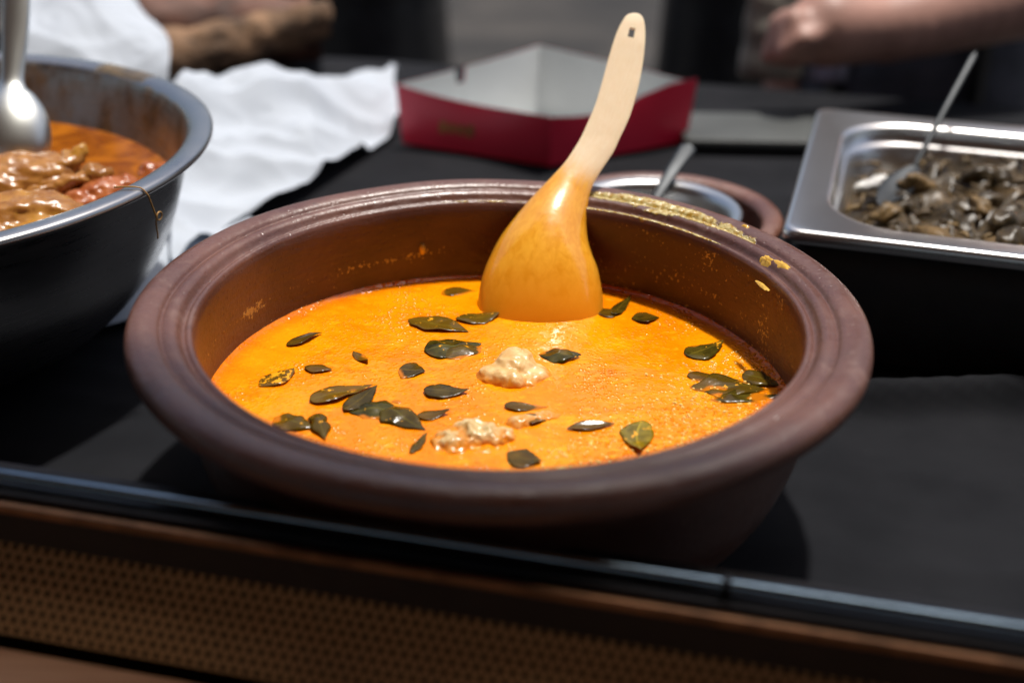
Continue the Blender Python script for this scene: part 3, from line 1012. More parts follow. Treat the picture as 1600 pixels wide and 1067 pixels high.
# ================================================================ ladles
def ladle(name, label, sect, mat, thick, alpha, split, hole, stainf, parent_label=None, cat='ladle'):
    nrm = V3((0, -math.sin(alpha), math.cos(alpha)))
    raw = [(*p, w_, d) for p, w_, d in sect]
    S = catmull(raw, 4)
    nv = 24
    rows, st, alg = [], [], []
    along_d, prev_c = 0.0, None
    for i, s in enumerate(S):
        c = V3(s[:3])
        t = (V3(S[min(i+1, len(S)-1)][:3])-V3(S[max(i-1, 0)][:3])).normalized()
        lat = t.cross(nrm).normalized()
        if lat.x < 0:
            lat = -lat
        row = []
        along_d += (c-prev_c).length if i else 0
        prev_c = c
        alg.append(along_d/.03)
        for j in range(nv+1):
            v = -1+2*j/nv
            v = math.sin(v*PI/2)*.5+v*.5
            row.append(c+lat*(max(.0004, s[3])*v)+nrm*(s[4]*(math.sqrt(max(0, 1-v*v))*.75+.25*(1-v*v))))
        rows.append(row)
        st.append(stainf(i/(len(S)-1)))
    root = thing(name, label, cat, tuple(V3(sect[-1][0])))
    full = [p for r in rows for p in r]
    NVV = nv+1
    Fs = []
    for i in range(len(rows)-1):
        for j in range(nv):
            if hole and hole[0] <= i < hole[1] and nv//2-hole[2] <= j < nv//2+hole[2]:
                continue
            a = i*NVV+j
            Fs.append((a, a+NVV, a+NVV+1, a+1))
    me = bpy.data.meshes.new('tmp')
    me.from_pydata(full, [], Fs)
    me.update()
    nn = [v.normal.copy() for v in me.vertices]
    avg = sum((n_.dot(nrm) for n_ in nn))
    sgn = 1 if avg > 0 else -1
    bpy.data.meshes.remove(me)
    spl = int(split*(len(rows)-1))
    for pname, lo, hi in (('handle', 0, spl), ('scoop', spl, len(rows)-1)):
        # top skin, bottom skin and the side walls of this part
        V, F, A, B1, B2 = [], [], [], [], []
        idx = {}
        def vid(i, j, lower):
            kk = (i, j, lower)
            if kk not in idx:
                p = rows[i][j]
                e = abs(2*j/nv-1)
                n_ = nn[i*NVV+j]*sgn
                rnd = (max(0, e-.8)/.2)**2*.35 if lower else 0
                idx[kk] = len(V)
                V.append(p - (n_*thick if lower else V3((0, 0, 0))))
                A.append(st[i])
                B1.append(2*j/nv-1)
                B2.append(alg[i])
            return idx[kk]
        use = set()
        for i in range(lo, hi):
            for j in range(nv):
                if hole and hole[0] <= i < hole[1] and nv//2-hole[2] <= j < nv//2+hole[2]:
                    continue
                use.add((i, j))
        for (i, j) in use:
            q = (vid(i, j, 0), vid(i+1, j, 0), vid(i+1, j+1, 0), vid(i, j+1, 0))
            F.append(q if sgn > 0 else q[::-1])
            q = (vid(i, j, 1), vid(i+1, j, 1), vid(i+1, j+1, 1), vid(i, j+1, 1))
            F.append(q[::-1] if sgn > 0 else q)
            for (di, dj, e0, e1) in ((0, -1, (i, j), (i+1, j)), (0, 1, (i, j+1), (i+1, j+1)), (-1, 0, (i, j), (i, j+1)), (1, 0, (i+1, j), (i+1, j+1))):
                if (i+di, j+dj) not in use and not (i+di == lo-1 and lo > 0) and not (i+di == hi and hi < len(rows)-1):
                    F.append((vid(*e0, 0), vid(*e1, 0), vid(*e1, 1), vid(*e0, 1)))
        o = obj(pname, V, F, mat, root, True, {'stain': A, 'across': B1, 'along': B2})
        bm = bmesh.new()
        bm.from_mesh(o.data)
        bmesh.ops.recalc_face_normals(bm, faces=bm.faces)
        # rounded edge between skin and wall
        for e in bm.edges:
            if len(e.link_faces) == 2 and e.calc_face_angle(0) > 1.0:
                e.smooth = False
        bm.to_mesh(o.data)
        bm.free()
        o.data.polygons.foreach_set('use_smooth', [True]*len(o.data.polygons))
    return root
nW = (len(WOOD_LADLE)-1)*4
def wst(t):
    return min(1, max(0, (t-.42)/.13))+min(1, max(0, (t-.66)/.22))
ladle('wooden_ladle', 'pale wooden ladle stained orange, standing in the clay bowl of curry', WOOD_LADLE, 'ladle_wood', .0030, R(51), .5, (15, 19, 2), wst)
def sst(t):
    return 0.0
ladle('metal_ladle', 'shiny metal ladle standing in the steel bowl of brown gravy', STEEL_LADLE, 'steel_ladle', .0015, R(58), .42, None, sst)

# ================================================================ steel bowl with brown gravy
SBX, SBY = -.4525, .1985
sprof = [(0, 0), (.06, 0), (.115, .001), (.140, .006), (.172, .024), (.196, .050), (.212, .080), (.2225, .112), (.2295, .1405),
         (.2340, .1455), (.2395, .1462), (.2435, .1446), (.2465, .1466), (.2455, .1500), (.241, .1512), (.2350, .1508), (.2300, .1482), (.2270, .142), (.2200, .112), (.2095, .080), (.1935, .051), (.170, .026), (.138, .009), (.05, .003), (0, .003)]
sp = [(max(0, a), b) for a, b in catmull(sprof, 4)]
sbowl = thing('steel_bowl', 'deep stainless steel bowl with rolled rim holding brown gravy', 'bowl', (SBX, SBY, 0))
ir = min(range(len(sp)), key=lambda i: abs(sp[i][0]-.2340)+abs(sp[i][1]-.1455))
ii = min(range(len(sp)), key=lambda i: abs(sp[i][0]-.2300)+abs(sp[i][1]-.1482))
SG = 300
def sb_part(name, ranges):
    V, F, A = [], [], []
    for a, b in ranges:
        add((V, F), lathe(sp[a:b+1], SBX, SBY, 0, SG))
        for i in range(SG):
            an = math.degrees(2*PI*i/SG)
            for kk in range(a, b+1):
                r, z = sp[kk]
                s = .02
                if kk > ii:
                    s = .56+.40*max(0, noise.noise(V3((math.cos(i*.06)*3, math.sin(i*.06)*3, z*25))))
                elif kk >= ir:
                    s = 1.5*math.exp(-((an-53)/8)**4)
                    s = max(s, .45*math.exp(-((an-35)/12)**2))
                else:
                    s = .42*math.exp(-((an-328)/2.2)**2)+.50*math.exp(-((an-332)/1.0)**2)
                A.append(s)
    return obj(name, V, F, 'steel_bowl', sbowl, True, {'stain': A})
sb_part('body', [(0, ir), (ii, len(sp)-1)])
sb_part('rim', [(ir, ii)])
V, F = [], []
nr, na = 40, 160
for i in range(nr+1):
    r = .2168*i/nr
    for j in range(na):
        a = 2*PI*j/na
        x, y = SBX+r*math.cos(a), SBY+r*math.sin(a)
        V.append((x, y, .1005+.0006*noise.noise(V3((x*40, y*40, 2)))+.0012*max(0, (r-.212)/.0048)**2))
for i in range(nr):
    for j in range(na):
        k2 = (j+1) % na
        F.append((i*na+j, (i+1)*na+j, (i+1)*na+k2, i*na+k2))
tag(obj('gravy', V, F, 'gravy'), 'oily orange-brown gravy in the steel bowl', 'gravy')
L = PT['lchick']
zg = .101
CG = 'chicken in the steel bowl'
c = L[0]
o = lump('chicken_piece', [((c.x, c.y, zg+.009), (.038, .024, .017), .2), ((c.x-.02, c.y-.01, zg+.006), (.034, .024, .016), 0)], .0022, 'chicken_brown', .003, 40, 1)
fibre(o, .0030, .3, 9, 75)
fibre(o, .0009, .0030, 40, 260, 3)
tag(o, 'big glossy brown chicken piece under the metal ladle', 'chicken', CG)
# drumstick ends: stringy bones pointing up and right
c = L[1]
geo = ([], [])
for (dx, dy, dz, ex, ey, ez, ra, rb) in ((-.045, -.030, .0, .014, .012, .012, .007, .0085), (-.02, .004, .004, .000, .030, .026, .008, .0045), (-.03, -.004, .002, -.012, .030, .022, .007, .004), (.010, .010, .012, .020, .016, .013, .009, .006)):
    add(geo, capsule((c.x+dx, c.y+dy, zg+dz), (c.x+ex, c.y+ey, zg+ez), ra, rb))
o = fuse('chicken_piece', geo, .0018, 'chicken_brown', None, 3)
roughen(o, .0026, 90, 4)
fibre(o, .0024, .7, 10, 90)
fibre(o, .0009, .0024, 40, 260, 3)
tag(o, 'stringy brown chicken leg with torn end sticking out of the gravy', 'chicken', CG)
c = L[2]
o = lump('chicken_piece', [((c.x, c.y, zg), (.018, .014, .014), .3), ((c.x+.014, c.y+.010, zg), (.016, .010, .011), .6), ((c.x-.014, c.y-.012, zg-.002), (.018, .012, .010), .6)], .0018, 'chicken_red', .003, 60, 6)
fibre(o, .0024, .6, 12, 90)
fibre(o, .0009, .0024, 40, 260, 3)
tag(o, 'reddish chicken chunk beside the rim of the steel bowl', 'chicken', CG)
c = L[3]
o = lump('chicken_piece', [((c.x, c.y, zg+.004), (.044, .025, .015), .25), ((c.x+.03, c.y+.012, zg-.002), (.022, .012, .009), .5), ((c.x-.03, c.y-.03, zg), (.03, .02, .012), .4)], .0022, 'chicken_brown', .003, 45, 9)
fibre(o, .0030, .35, 9, 75)
fibre(o, .0009, .0030, 40, 260, 3)
tag(o, 'flat wet chicken piece along the near edge of the gravy', 'chicken', CG)
c = L[4]
o = lump('chicken_piece', [((c.x, c.y, zg-.001), (.014, .010, .007), .8), ((c.x+.01, c.y+.012, zg-.002), (.010, .006, .006), .8)], .0018, 'chicken_red', .003, 90, 12)
tag(o, 'small reddish chicken bit peeping over the steel rim', 'chicken', CG)
# curly strand hanging over the rim
pts = [PT['strand0'], PT['strand1'], PT['strand2'], PT['strand3']]
pts = [V3(p) for p in pts]
out_ = (pts[0]-V3((SBX, SBY, pts[0].z))).normalized()
def onrim(p, r_, z_=None):
    a = V3((p.x-SBX, p.y-SBY, 0)).normalized()
    return V3((SBX+a.x*r_, SBY+a.y*r_, p.z if z_ is None else z_))
s0 = onrim(pts[0], .236, .1523)
tn = V3((-out_.y, out_.x, 0))
path = [onrim(pts[0], .228, .1508), s0, onrim(pts[0]+tn*.004, .2445, .1518), onrim(pts[0]+tn*.006, .2482, .1470)]
for q in range(1, 6):
    path.append(onrim(pts[0]+tn*(.006+.0011*q), .2484, .1470-.0032*q))
base_ = path[-1]
for q in range(1, 11):
    a = PI/2+2*PI*q/10*1.0
    path.append(base_+tn*(.0028+.0026*math.cos(a+PI/2))+V3((0, 0, -.0008+.0026*math.sin(a+PI/2)))+out_*(.0005*q/10))
for q in range(1, 6):
    path.append(base_+tn*(-.0006+.0002*math.sin(q*2))+V3((0, 0, -.0030*q)))
V, F = tube(catmull([tuple(p) for p in path], 3), .00055, 8)
tag(obj('noodle_strand', V, F, 'strand'), 'thin curly tan strand hanging over the steel rim', 'strand')

# ================================================================ paper napkins
def sheet(name, grid, label, amp, seed, sub=4):
    V = [p for row in grid for p in row]
    nc = len(grid[0])
    F = [(i*nc+j, i*nc+j+1, (i+1)*nc+j+1, (i+1)*nc+j) for i in range(len(grid)-1) for j in range(nc-1)]
    o = obj(name, V, F, 'paper')
    md = o.modifiers.new('s', 'SUBSURF')
    md.levels = md.render_levels = sub
    md.boundary_smooth = 'PRESERVE_CORNERS'
    bpy.context.view_layer.update()
    bake(o, 'paper')
    me = o.data
    for v in me.vertices:
        q = v.co*9+V3((seed, 0, 0))
        w1 = v.co+noise.noise_vector(v.co*4)*.06
        h = noise.noise(q*.7)*.8+.9*(.4-abs(noise.noise(V3((w1.x*11+w1.y*4, w1.y*5-w1.x*2, seed)))))+.45*(.4-abs(noise.noise(V3((w1.x*9-w1.y*14, w1.y*6, seed+4)))))+.22*(.4-abs(noise.noise(V3((w1.x*24+w1.y*16, w1.y*22-w1.x*12, seed+9)))))+.10*noise.noise(q*3)
        v.co.z += h*amp
        if v.co.z < .0055:
            v.co.z = .0062+.0006*noise.noise(v.co*50)
    me.update()
    md = o.modifiers.new('t', 'SOLIDIFY')
    md.thickness = .0006
    return tag(o, label, 'napkin', 'white paper napkins behind the steel bowl')
sheet('paper_napkin', NAPKIN_B, 'big crumpled white paper napkin between the steel bowl and the red box', .034, 2, 5)
sheet('paper_napkin', NAPKIN_A, 'folded white napkin with a pointed corner behind the metal ladle', .024, 7, 5)
sheet('paper_napkin', NAPKIN_C, 'flat white napkin lying between the steel bowl and the clay bowl', .003, 12, 4)

# ================================================================ red cardboard tray
bx = thing('cardboard_tray', 'open red cardboard tray with white inside, behind the clay bowl', 'box', tuple(PT['box_front']))
bl, bf, br_ = PT['box_left'], PT['box_front'], PT['box_right']
bb = bl+br_-bf+V3((0, .015, 0))
tl, tf, tr = bl+V3((-.006, .002, .064)), bf+V3((-.001, -.008, .054)), br_+V3((.007, .002, .064))
tb = bb+V3((-.004, .012, .080))
def wall(name, a, b, ta, tb_, edge, inward, n=40):
    """upright card wall from a-b (base) to ta-tb (top); edge(t) lowers or bows the top"""
    for nm, matn, offs in ((name, 'red_card', 0), ('lining', 'white_card', .0012)):
        V, F = [], []
        rws = 8
        for i in range(n+1):
            t = i/n
            dz, bow = edge(t)
            lo, hi = a.lerp(b, t), ta.lerp(tb_, t)
            hi = hi+V3((0, 0, dz))
            for k_ in range(rws+1):
                s = k_/rws
                V.append(lo.lerp(hi, s)+inward*(bow*s*s+offs)+V3((0, 0, .001)))
        for i in range(n):
            for k_ in range(rws):
                q = i*(rws+1)+k_
                F.append((q, q+rws+1, q+rws+2, q+1))
        if nm == name:
            par = obj(nm, V, F, matn, bx, False)
        else:
            o = obj(nm, V, F, matn, par, False)
ctr = (bl+br_+bf+bb)/4
def inw(a, b):
    v = ctr-(a+b)/2
    v.z = 0
    return v.normalized()
wall('side_wall', bl, bf, tl, tf, lambda t: (-.009*math.sin(PI*t)*(1-.5*t), .010*math.sin(PI*t)), inw(bl, bf))
wall('side_wall', bf, br_, tf, tr, lambda t: (.0055*(1 if t > .62 else max(0, (t-.54)/.08))-.010*math.sin(PI*min(1, t*1.2)), .005*math.sin(PI*t)), inw(bf, br_))
wall('side_wall', br_, bb, tr, tb, lambda t: (0.002*math.sin(PI*t), .004*math.sin(PI*t)), inw(br_, bb))
wall('side_wall', bb, bl, tb, tl, lambda t: (-.016 if .56 < t < .63 else 0, .004*math.sin(PI*t)), inw(bb, bl), 100)
cz = V3((0, 0, .0022))
obj('base', [bl+cz, bf+cz, br_+cz, bb+cz], [(0, 1, 2, 3)], 'white_card', bx, False)
# faint gold print on the left face
c0 = bl.lerp(bf, .36)+V3((0, 0, .026))
e1 = (bf-bl).normalized()
no = -inw(bl, bf)
V, F = [], []
for q in range(4):
    cc = c0+e1*(q*.0105-.012)+no*.0012
    hh = .006 if q in (0, 3) else .0045
    sx = .0042
    b0 = len(V)
    bowv = inw(bl, bf)
    for (x, y) in ((-sx, -hh), (sx, -hh), (sx*.9, hh), (-sx*.9, hh)):
        V.append(cc+e1*x+V3((0, 0, y))+bowv*(.010*.85*((.026+y)/.06)**2)+no*.0014)
    F.append((b0, b0+1, b0+2, b0+3))
obj('gold_print', V, F, 'gold_print', bx, False)

# ================================================================ small clay bowl and steel dish behind
SX, SY = .122, .288
sb2 = thing('clay_bowl', 'small brown clay bowl holding a steel dish, behind the curry bowl', 'bowl', (SX, SY, 0))
p2 = catmull([(0, 0), (.05, 0), (.058, .004), (.072, .028), (.079, .056), (.0850, .064), (.0905, .068), (.0915, .0735), (.0875, .0765), (.080, .0755), (.0755, .071), (.0735, .056), (.066, .030), (.045, .010), (0, .008)], 4)
p2 = [(max(0, a), b) for a, b in p2]
i2 = min(range(len(p2)), key=lambda i: abs(p2[i][0]-.085)+abs(p2[i][1]-.064))
i3 = min(range(len(p2)), key=lambda i: abs(p2[i][0]-.0755)+abs(p2[i][1]-.071))
for nm, rg_ in (('body', [(0, i2), (i3, len(p2)-1)]), ('rim', [(i2, i3)])):
    V, F = [], []
    for a, b in rg_:
        add((V, F), lathe(p2[a:b+1], SX, SY, 0, 120, .0006, 5))
    obj(nm, V, F, 'clay', sb2)
DX, DY = .112, .272
p3 = catmull([(0, .046), (.030, .046), (.044, .050), (.0555, .066), (.060, .0795), (.0655, .0815), (.0675, .0830), (.0660, .0845), (.0605, .0835), (.057, .079), (.0535, .066), (.043, .0525), (.030, .0485), (0, .0485)], 4)
V, F = lathe([(max(0, a), b) for a, b in p3], DX, DY, .0, 120)
dish = thing('steel_dish', 'small shiny steel dish sitting in the small clay bowl', 'dish', (DX, DY, .046))
obj('body', V, F, 'steel', dish)

def spoon(name, label, tip_end, neck, bowl_end, hw0, hw1, bw, mat, bowl_dir_z=.0):
    """flat handle from tip_end to neck, oval bowl from neck to bowl_end"""
    root = thing(name, label, 'spoon', tuple(bowl_end))
    ax = (neck-tip_end)
    nrm = V3((0, -.5, .86))
    lat = ax.cross(nrm).normalized()
    nn_ = lat.cross(ax).normalized()
    V, F = [], []
    n = 24
    for i in range(n+1):
        t = i/n
        hw = hw0+(hw1-hw0)*t
        if t < .08:
            hw *= math.sqrt(max(.05, 1-((.08-t)/.08)**2))
        c = tip_end.lerp(neck, t)+nn_*(.004*math.sin(PI*t))
        for (x, y) in ((-1, 0), (-.6, .5), (0, .7), (.6, .5), (1, 0), (.6, -.5), (0, -.7), (-.6, -.5)):
            V.append(c+lat*(hw*x)+nn_*(.0014*y))
    for i in range(n):
        for j in range(8):
            k2 = (j+1) % 8
            F.append((i*8+j, i*8+k2, (i+1)*8+k2, (i+1)*8+j))
    F.append(tuple(range(8)))
    obj('handle', V, F, mat, root)
    ax2 = bowl_end-neck
    lat2 = ax2.cross(V3((0, 0, 1))).normalized()
    n2 = lat2.cross(ax2).normalized()
    if n2.z < 0:
        n2 = -n2
    V, F = [], []
    n, m_ = 20, 10
    for lay in (0, 1):
        for i in range(n+1):
            t = i/n
            hw = max(hw1*.9 if t < .15 else .0003, bw*math.sin(PI*min(1, t*.96+.03))**.7)
            for j in range(m_+1):
                v = -1+2*j/m_
                dep = .35*bw*math.sin(PI*t)*(1-v*v)
                V.append(neck+ax2*t+lat2*(hw*v)-n2*(dep+.0012*lay))
    o1 = (n+1)*(m_+1)
    for i in range(n):
        for j in range(m_):
            q = i*(m_+1)+j
            F.append((q, q+1, q+m_+2, q+m_+1))
            F.append((o1+q, o1+q+m_+1, o1+q+m_+2, o1+q+1))
    ring = [j for j in range(m_+1)]+[i*(m_+1)+m_ for i in range(1, n+1)]+[n*(m_+1)+j for j in range(m_-1, -1, -1)]+[i*(m_+1) for i in range(n-1, 0, -1)]
    for a, b in zip(ring, ring[1:]+ring[:1]):
        F.append((a, b, b+o1, a+o1))
    obj('bowl', V, F, mat, root)
    return root
a = PT['dish_spoon_a']
b = PT['dish_spoon_b']
spoon('steel_spoon', 'grey steel spoon leaning in the small steel dish', V3((.1500, .366, .1040)), V3((.1120, .300, .0705)), V3((.098, .262, .0510)), .0075, .0034, .011, 'dull_steel')

# ================================================================ steel pan of dark meat
PO = V3((.193, .190, 0))
E1, E2 = V3((.961, -.276, 0)), V3((.276, .961, 0))
PW, PD, PZ = .53, .32, .100
def rrect(x0, x1, y0, y1, rad, n=10, ne=14):
    pts = []
    for (cx, cy, a0, nx, ny) in ((x0+rad, y0+rad, PI, 1, 0), (x1-rad, y0+rad, 1.5*PI, 0, 1), (x1-rad, y1-rad, 0, -1, 0), (x0+rad, y1-rad, .5*PI, 0, -1)):
        for i in range(n+1):
            a = a0+.5*PI*i/n
            pts.append(V3((cx+rad*math.cos(a), cy+rad*math.sin(a))))
    out = []
    for i in range(4):
        seg = pts[i*(n+1):(i+1)*(n+1)]
        nxt = pts[((i+1) % 4)*(n+1)]
        out += seg
        out += [seg[-1].lerp(nxt, j/ne) for j in range(1, ne)]
    return out
def pl(p, z):
    return PO+E1*p.x+E2*p.y+V3((0, 0, z))
def rings(specs):
    V, F = [], []
    nn_ = None
    for (ins_, rad, z) in specs:
        ring = rrect(ins_, PW-ins_, ins_, PD-ins_, rad)
        nn_ = len(ring)
        V += [pl(p, z) for p in ring]
    for i in range(len(specs)-1):
        for j in range(nn_):
            k2 = (j+1) % nn_
            F.append((i*nn_+j, i*nn_+k2, (i+1)*nn_+k2, (i+1)*nn_+j))
    return V, F, nn_
pan = thing('steel_pan', 'rectangular stainless steel pan of dark shredded meat', 'pan', tuple(PO+E1*.2+E2*.17+V3((0, 0, .02))))
V, F, nn_ = rings([(.0015, .012, .0895), (.0003, .013, .0905), (.0, .0135, .0935), (.0003, .0135, .0975), (.0018, .013, .0996), (.0045, .012, .1001), (.010, .02, .0993), (.0245, .055, .0990), (.0268, .056, .0982), (.0282, .056, .0962)])
obj('rim', V, F, 'steel_pan', pan)
V, F, nn_ = rings([(.0282, .056, .0962), (.0290, .056, .0930), (.0300, .056, .0850), (.0325, .054, .0832), (.0345, .053, .0815), (.0360, .052, .0780), (.040, .050, .045), (.045, .048, .036), (.054, .044, .0325), (.10, .02, .032)])
F.append(tuple((9*nn_)+j for j in range(nn_)))
obj('well', V, F, 'steel_pan', pan)
# black warmer box the pan hangs in
V, F, nn_ = rings([(.012, .012, -.001), (.010, .012, .004), (.008, .012, .060), (.0075, .012, .0885), (.010, .012, .0888), (.024, .012, .0885), (.026, .012, .020), (.030, .012, .014)])
F.append(tuple(range(nn_))[::-1])
F.append(tuple((7*nn_)+j for j in range(nn_)))
tag(obj('food_warmer', V, F, 'dark_cover'), 'dull black box under the steel pan', 'food warmer')
# heap of shredded meat
rng = random.Random(11)
V, F = [], []
nx, ny = 90, 60
for j in range(ny+1):
    for i in range(nx+1):
        x = .0375+(PW-.075)*i/nx
        y = .0375+(PD-.075)*j/ny
        p = PO+E1*x+E2*y
        ed = min(1, min(x-.0375, PW-.0375-x, y-.0375, PD-.0375-y)/.03)
        h = .068+.010*min(1, max(0, (x-.07)/.1))+.012*noise.fractal(V3((p.x*45, p.y*45, 1)), 1, 2, 4)+.012*(.4-abs(noise.noise(V3((p.x*80, p.y*80, 4)))))
        V.append((p.x, p.y, .050+(h-.050)*ed))
for j in range(ny):
    for i in range(nx):
        q = j*(nx+1)+i
        F.append((q, q+1, q+nx+2, q+nx+1))
heap = obj('shredded_meat', V, F, 'dark_meat')
tag(heap, 'dark brown shredded meat heaped in the steel pan', 'meat', None, 'stuff')
shapes = {}
def chunk(mat, L_, seed):
    geo = ([], [])
    rg_ = random.Random(seed)
    for q in range(4):
        add(geo, ball((rg_.uniform(-.4, .4)*L_, rg_.uniform(-.18, .18)*L_, rg_.uniform(-.08, .1)*L_), (L_*rg_.uniform(.2, .36), L_*rg_.uniform(.14, .22), L_*rg_.uniform(.10, .18)), 12, 8, Matrix.Rotation(rg_.uniform(-.6, .6), 3, 'Z')))
    o = fuse('meat_chunk', geo, L_/16, mat, None, 2)
    roughen(o, L_*.05, 2.6/L_, seed, True)
    fibre(o, L_*.055, .2, 1.6/L_, 7/L_, seed)
    return o
MG = 'meat chunks in the steel pan'
spots = [(.14, .06, .034, 'light_meat'), (.19, .05, .030, 'light_meat'), (.165, .10, .036, 'dark_meat'), (.11, .105, .034, 'dark_meat'), (.22, .09, .034, 'light_meat'),
         (.24, .14, .036, 'pink_meat'), (.19, .15, .030, 'light_meat'), (.13, .15, .028, 'dark_meat'), (.27, .06, .034, 'light_meat'), (.29, .11, .034, 'light_meat'),
         (.085, .08, .028, 'dark_meat'), (.21, .20, .032, 'dark_meat'), (.26, .19, .034, 'light_meat'), (.15, .21, .030, 'dark_meat'), (.08, .15, .026, 'dark_meat'), (.31, .17, .034, 'dark_meat'),
         (.065, .11, .030, 'light_meat'), (.10, .19, .030, 'light_meat'), (.17, .075, .034, 'dark_meat'), (.25, .105, .034, 'dark_meat'), (.115, .065, .030, 'light_meat'), (.20, .175, .032, 'light_meat'), (.30, .06, .034, 'dark_meat'), (.145, .13, .030, 'light_meat')]
first = {}
for i, (x, y, L_, mt) in enumerate(spots):
    if mt in first:
        o = first[mt].copy()
        col.objects.link(o)
    else:
        o = chunk(mt, .034, 20+i)
        first[mt] = o
    p = PO+E1*x+E2*y
    o.location = (p.x, p.y, .076+.010*min(1, max(0, (x-.09)/.1)))
    o.rotation_euler = (rng.uniform(-.5, .5), rng.uniform(-.5, .5), rng.uniform(0, 6))
    s_ = L_/.034*rng.uniform(1.1, 1.9)
    o.scale = (s_, s_, s_)
    lab = {'light_meat': 'light brown torn meat chunk on the dark heap in the steel pan', 'dark_meat': 'dark brown torn meat chunk on the heap in the steel pan',
           'pink_meat': 'pinkish flat meat slice on the heap in the steel pan'}[mt]
    tag(o, lab, 'meat', MG)
geo = ([], [])
tone = []
rng = random.Random(23)
for q in range(240):
    x, y = rng.uniform(.045, .34), rng.uniform(.045, PD-.045)
    p = PO+E1*x+E2*y
    zz = .072+.012*min(1, max(0, (x-.07)/.1))+rng.uniform(-.004, .006)
    L_ = rng.uniform(.006, .020)
    a_ = rng.uniform(0, PI)
    d = V3((math.cos(a_), math.sin(a_), rng.uniform(-.35, .35)))*L_
    cv = V3((rng.uniform(-1, 1), rng.uniform(-1, 1), rng.uniform(0, 1)))*L_*.22
    b0 = V3((p.x, p.y, zz))
    r0_ = rng.uniform(.0009, .0030)
    v_, f_ = tube([b0-d*.5, b0-d*.2+cv*.7, b0+d*.15+cv, b0+d*.5], [r0_*.5, r0_, r0_*.9, r0_*.35], 6)
    add(geo, (v_, f_))
    t_ = rng.random()**2.2
    tone += [t_]*len(v_)
k = M('meat_shreds')
cc = k.mix(k.attr('tone'), k.mix(k.noise(60), (.035, .022, .010), (.085, .055, .022)), (.20, .13, .05))
k.set(Base_Color=cc, Roughness=.5)
k.b.inputs['Specular IOR Level'].default_value = .3
k.bump(k.noise(300, 4), .5, .001)
MAT['meat_shreds'] = k.m
tag(obj('meat_shreds', geo[0], geo[1], 'meat_shreds', None, True, {'tone': tone}), 'fine olive-brown meat fibres scattered over the heap in the pan', 'meat', None, 'stuff')
c = PT['pan_white']
o = lump('fat_piece', [((c.x-.006, c.y-.012, .078), (.016, .006, .005), .5), ((c.x+.006, c.y-.005, .080), (.009, .007, .005), .3)], .0016, 'fat', .0012, 90, 4)
tag(o, 'white fatty strip near the rounded end of the steel pan', 'fat')
spoon('steel_spoon', 'long-handled steel spoon standing in the pan of dark meat', PT['spoon_a'], V3((.338, .372, .088)), V3((.292, .300, .0790)), .0030, .0022, .013, 'dull_steel')

# ================================================================ behind the counter
P_ = PT
o = obj('serving_board', *box(-.075, .10, -.05, .055, 0, .012), 'board', None, False)
bevel(o, .003, 2)
o.location = ((P_['board_fl']+P_['board_br'])/2)+V3((.0, 0, .002))
tag(o, 'flat grey board lying on the cloth beside the red tray', 'board')
# paper bag with crimped top and a lavender cloth roll standing on the board
def bag(name, c, sx, sy, h, mat, seed, lean):
    V, F = [], []
    n, mm = 24, 14
    for i in range(mm+1):
        t = i/mm
        for j in range(n):
            a = 2*PI*j/n
            e = 2.6
            ca, sa = math.cos(a), math.sin(a)
            x = sx*math.copysign(abs(ca)**(2/e), ca)*(1-.15*t)
            y = sy*math.copysign(abs(sa)**(2/e), sa)*(1-.75*t*t)
            q = noise.noise(V3((x*40, y*40, t*4+seed)))*.006
            V.append((c.x+x+q+lean*t, c.y+y+q, c.z+h*t))
    for i in range(mm):
        for j in range(n):
            k2 = (j+1) % n
            F.append((i*n+j, i*n+k2, (i+1)*n+k2, (i+1)*n+j))
    F.append(tuple(range(n))[::-1])
    F.append(tuple(mm*n+j for j in range(n)))
    return obj(name, V, F, mat)
bz = .0142
tag(bag('paper_bag', V3((.335, 1.00, -.0015)), .042, .030, .115, 'beige_paper', 1, 0), 'small beige paper bag standing behind the grey board', 'bag')
tag(bag('folded_cloth', V3((.405, .985, -.0015)), .024, .022, .105, 'lavender_cloth', 5, .012), 'pale lavender folded cloth standing beside the paper bag', 'cloth')
lf = thing('herb_sprig', 'small green herb sprig on top of the beige paper bag', 'herb', (.35, 1.0, .113))
rng = random.Random(3)
for q in range(7):
    a = q*.9
    p = V3((.350, 1.0, .1120))
    d = V3((math.cos(a)*.8, math.sin(a)*.6, .35+.3*rng.random())).normalized()*.020
    s_ = d.cross(V3((0, 0, 1))).normalized()*.006
    V = [p, p+d*.5+s_, p+d, p+d*.5-s_, p+d*.5+V3((0, 0, .002))]
    obj('leaf', V, [(0, 1, 4), (1, 2, 4), (2, 3, 4), (3, 0, 4)], 'leafy', lf)
def logthing(name, a, b, ra, rb, mat, label, seed):
    n = 26
    a, b = V3(a), V3(b)
    path, rr = [], []
    for i in range(n+1):
        t = i/n
        path.append(a.lerp(b, t)+V3((0, noise.noise(V3((t*3, seed, 0)))*.012, noise.noise(V3((t*3, 0, seed)))*.010)))
        rr.append((ra+(rb-ra)*t)*(1+.16*noise.noise(V3((t*5, seed, 3)))))
    V, F = tube(path, rr, 22)
    o = obj(name, V, F, mat)
    roughen(o, .006, 42, seed)
    return tag(o, label, 'wood')
logthing('wood_log', (-.475, 1.0, .046), (-.255, 1.02, .046), .045, .042, 'red_wood', 'thick reddish brown log at the back of the counter', 2)
logthing('wood_branch', (-.425, .90, .030), (-.235, .985, .062), .034, .024, 'bark', 'rough tan barked branch leaning on the reddish log', 7)
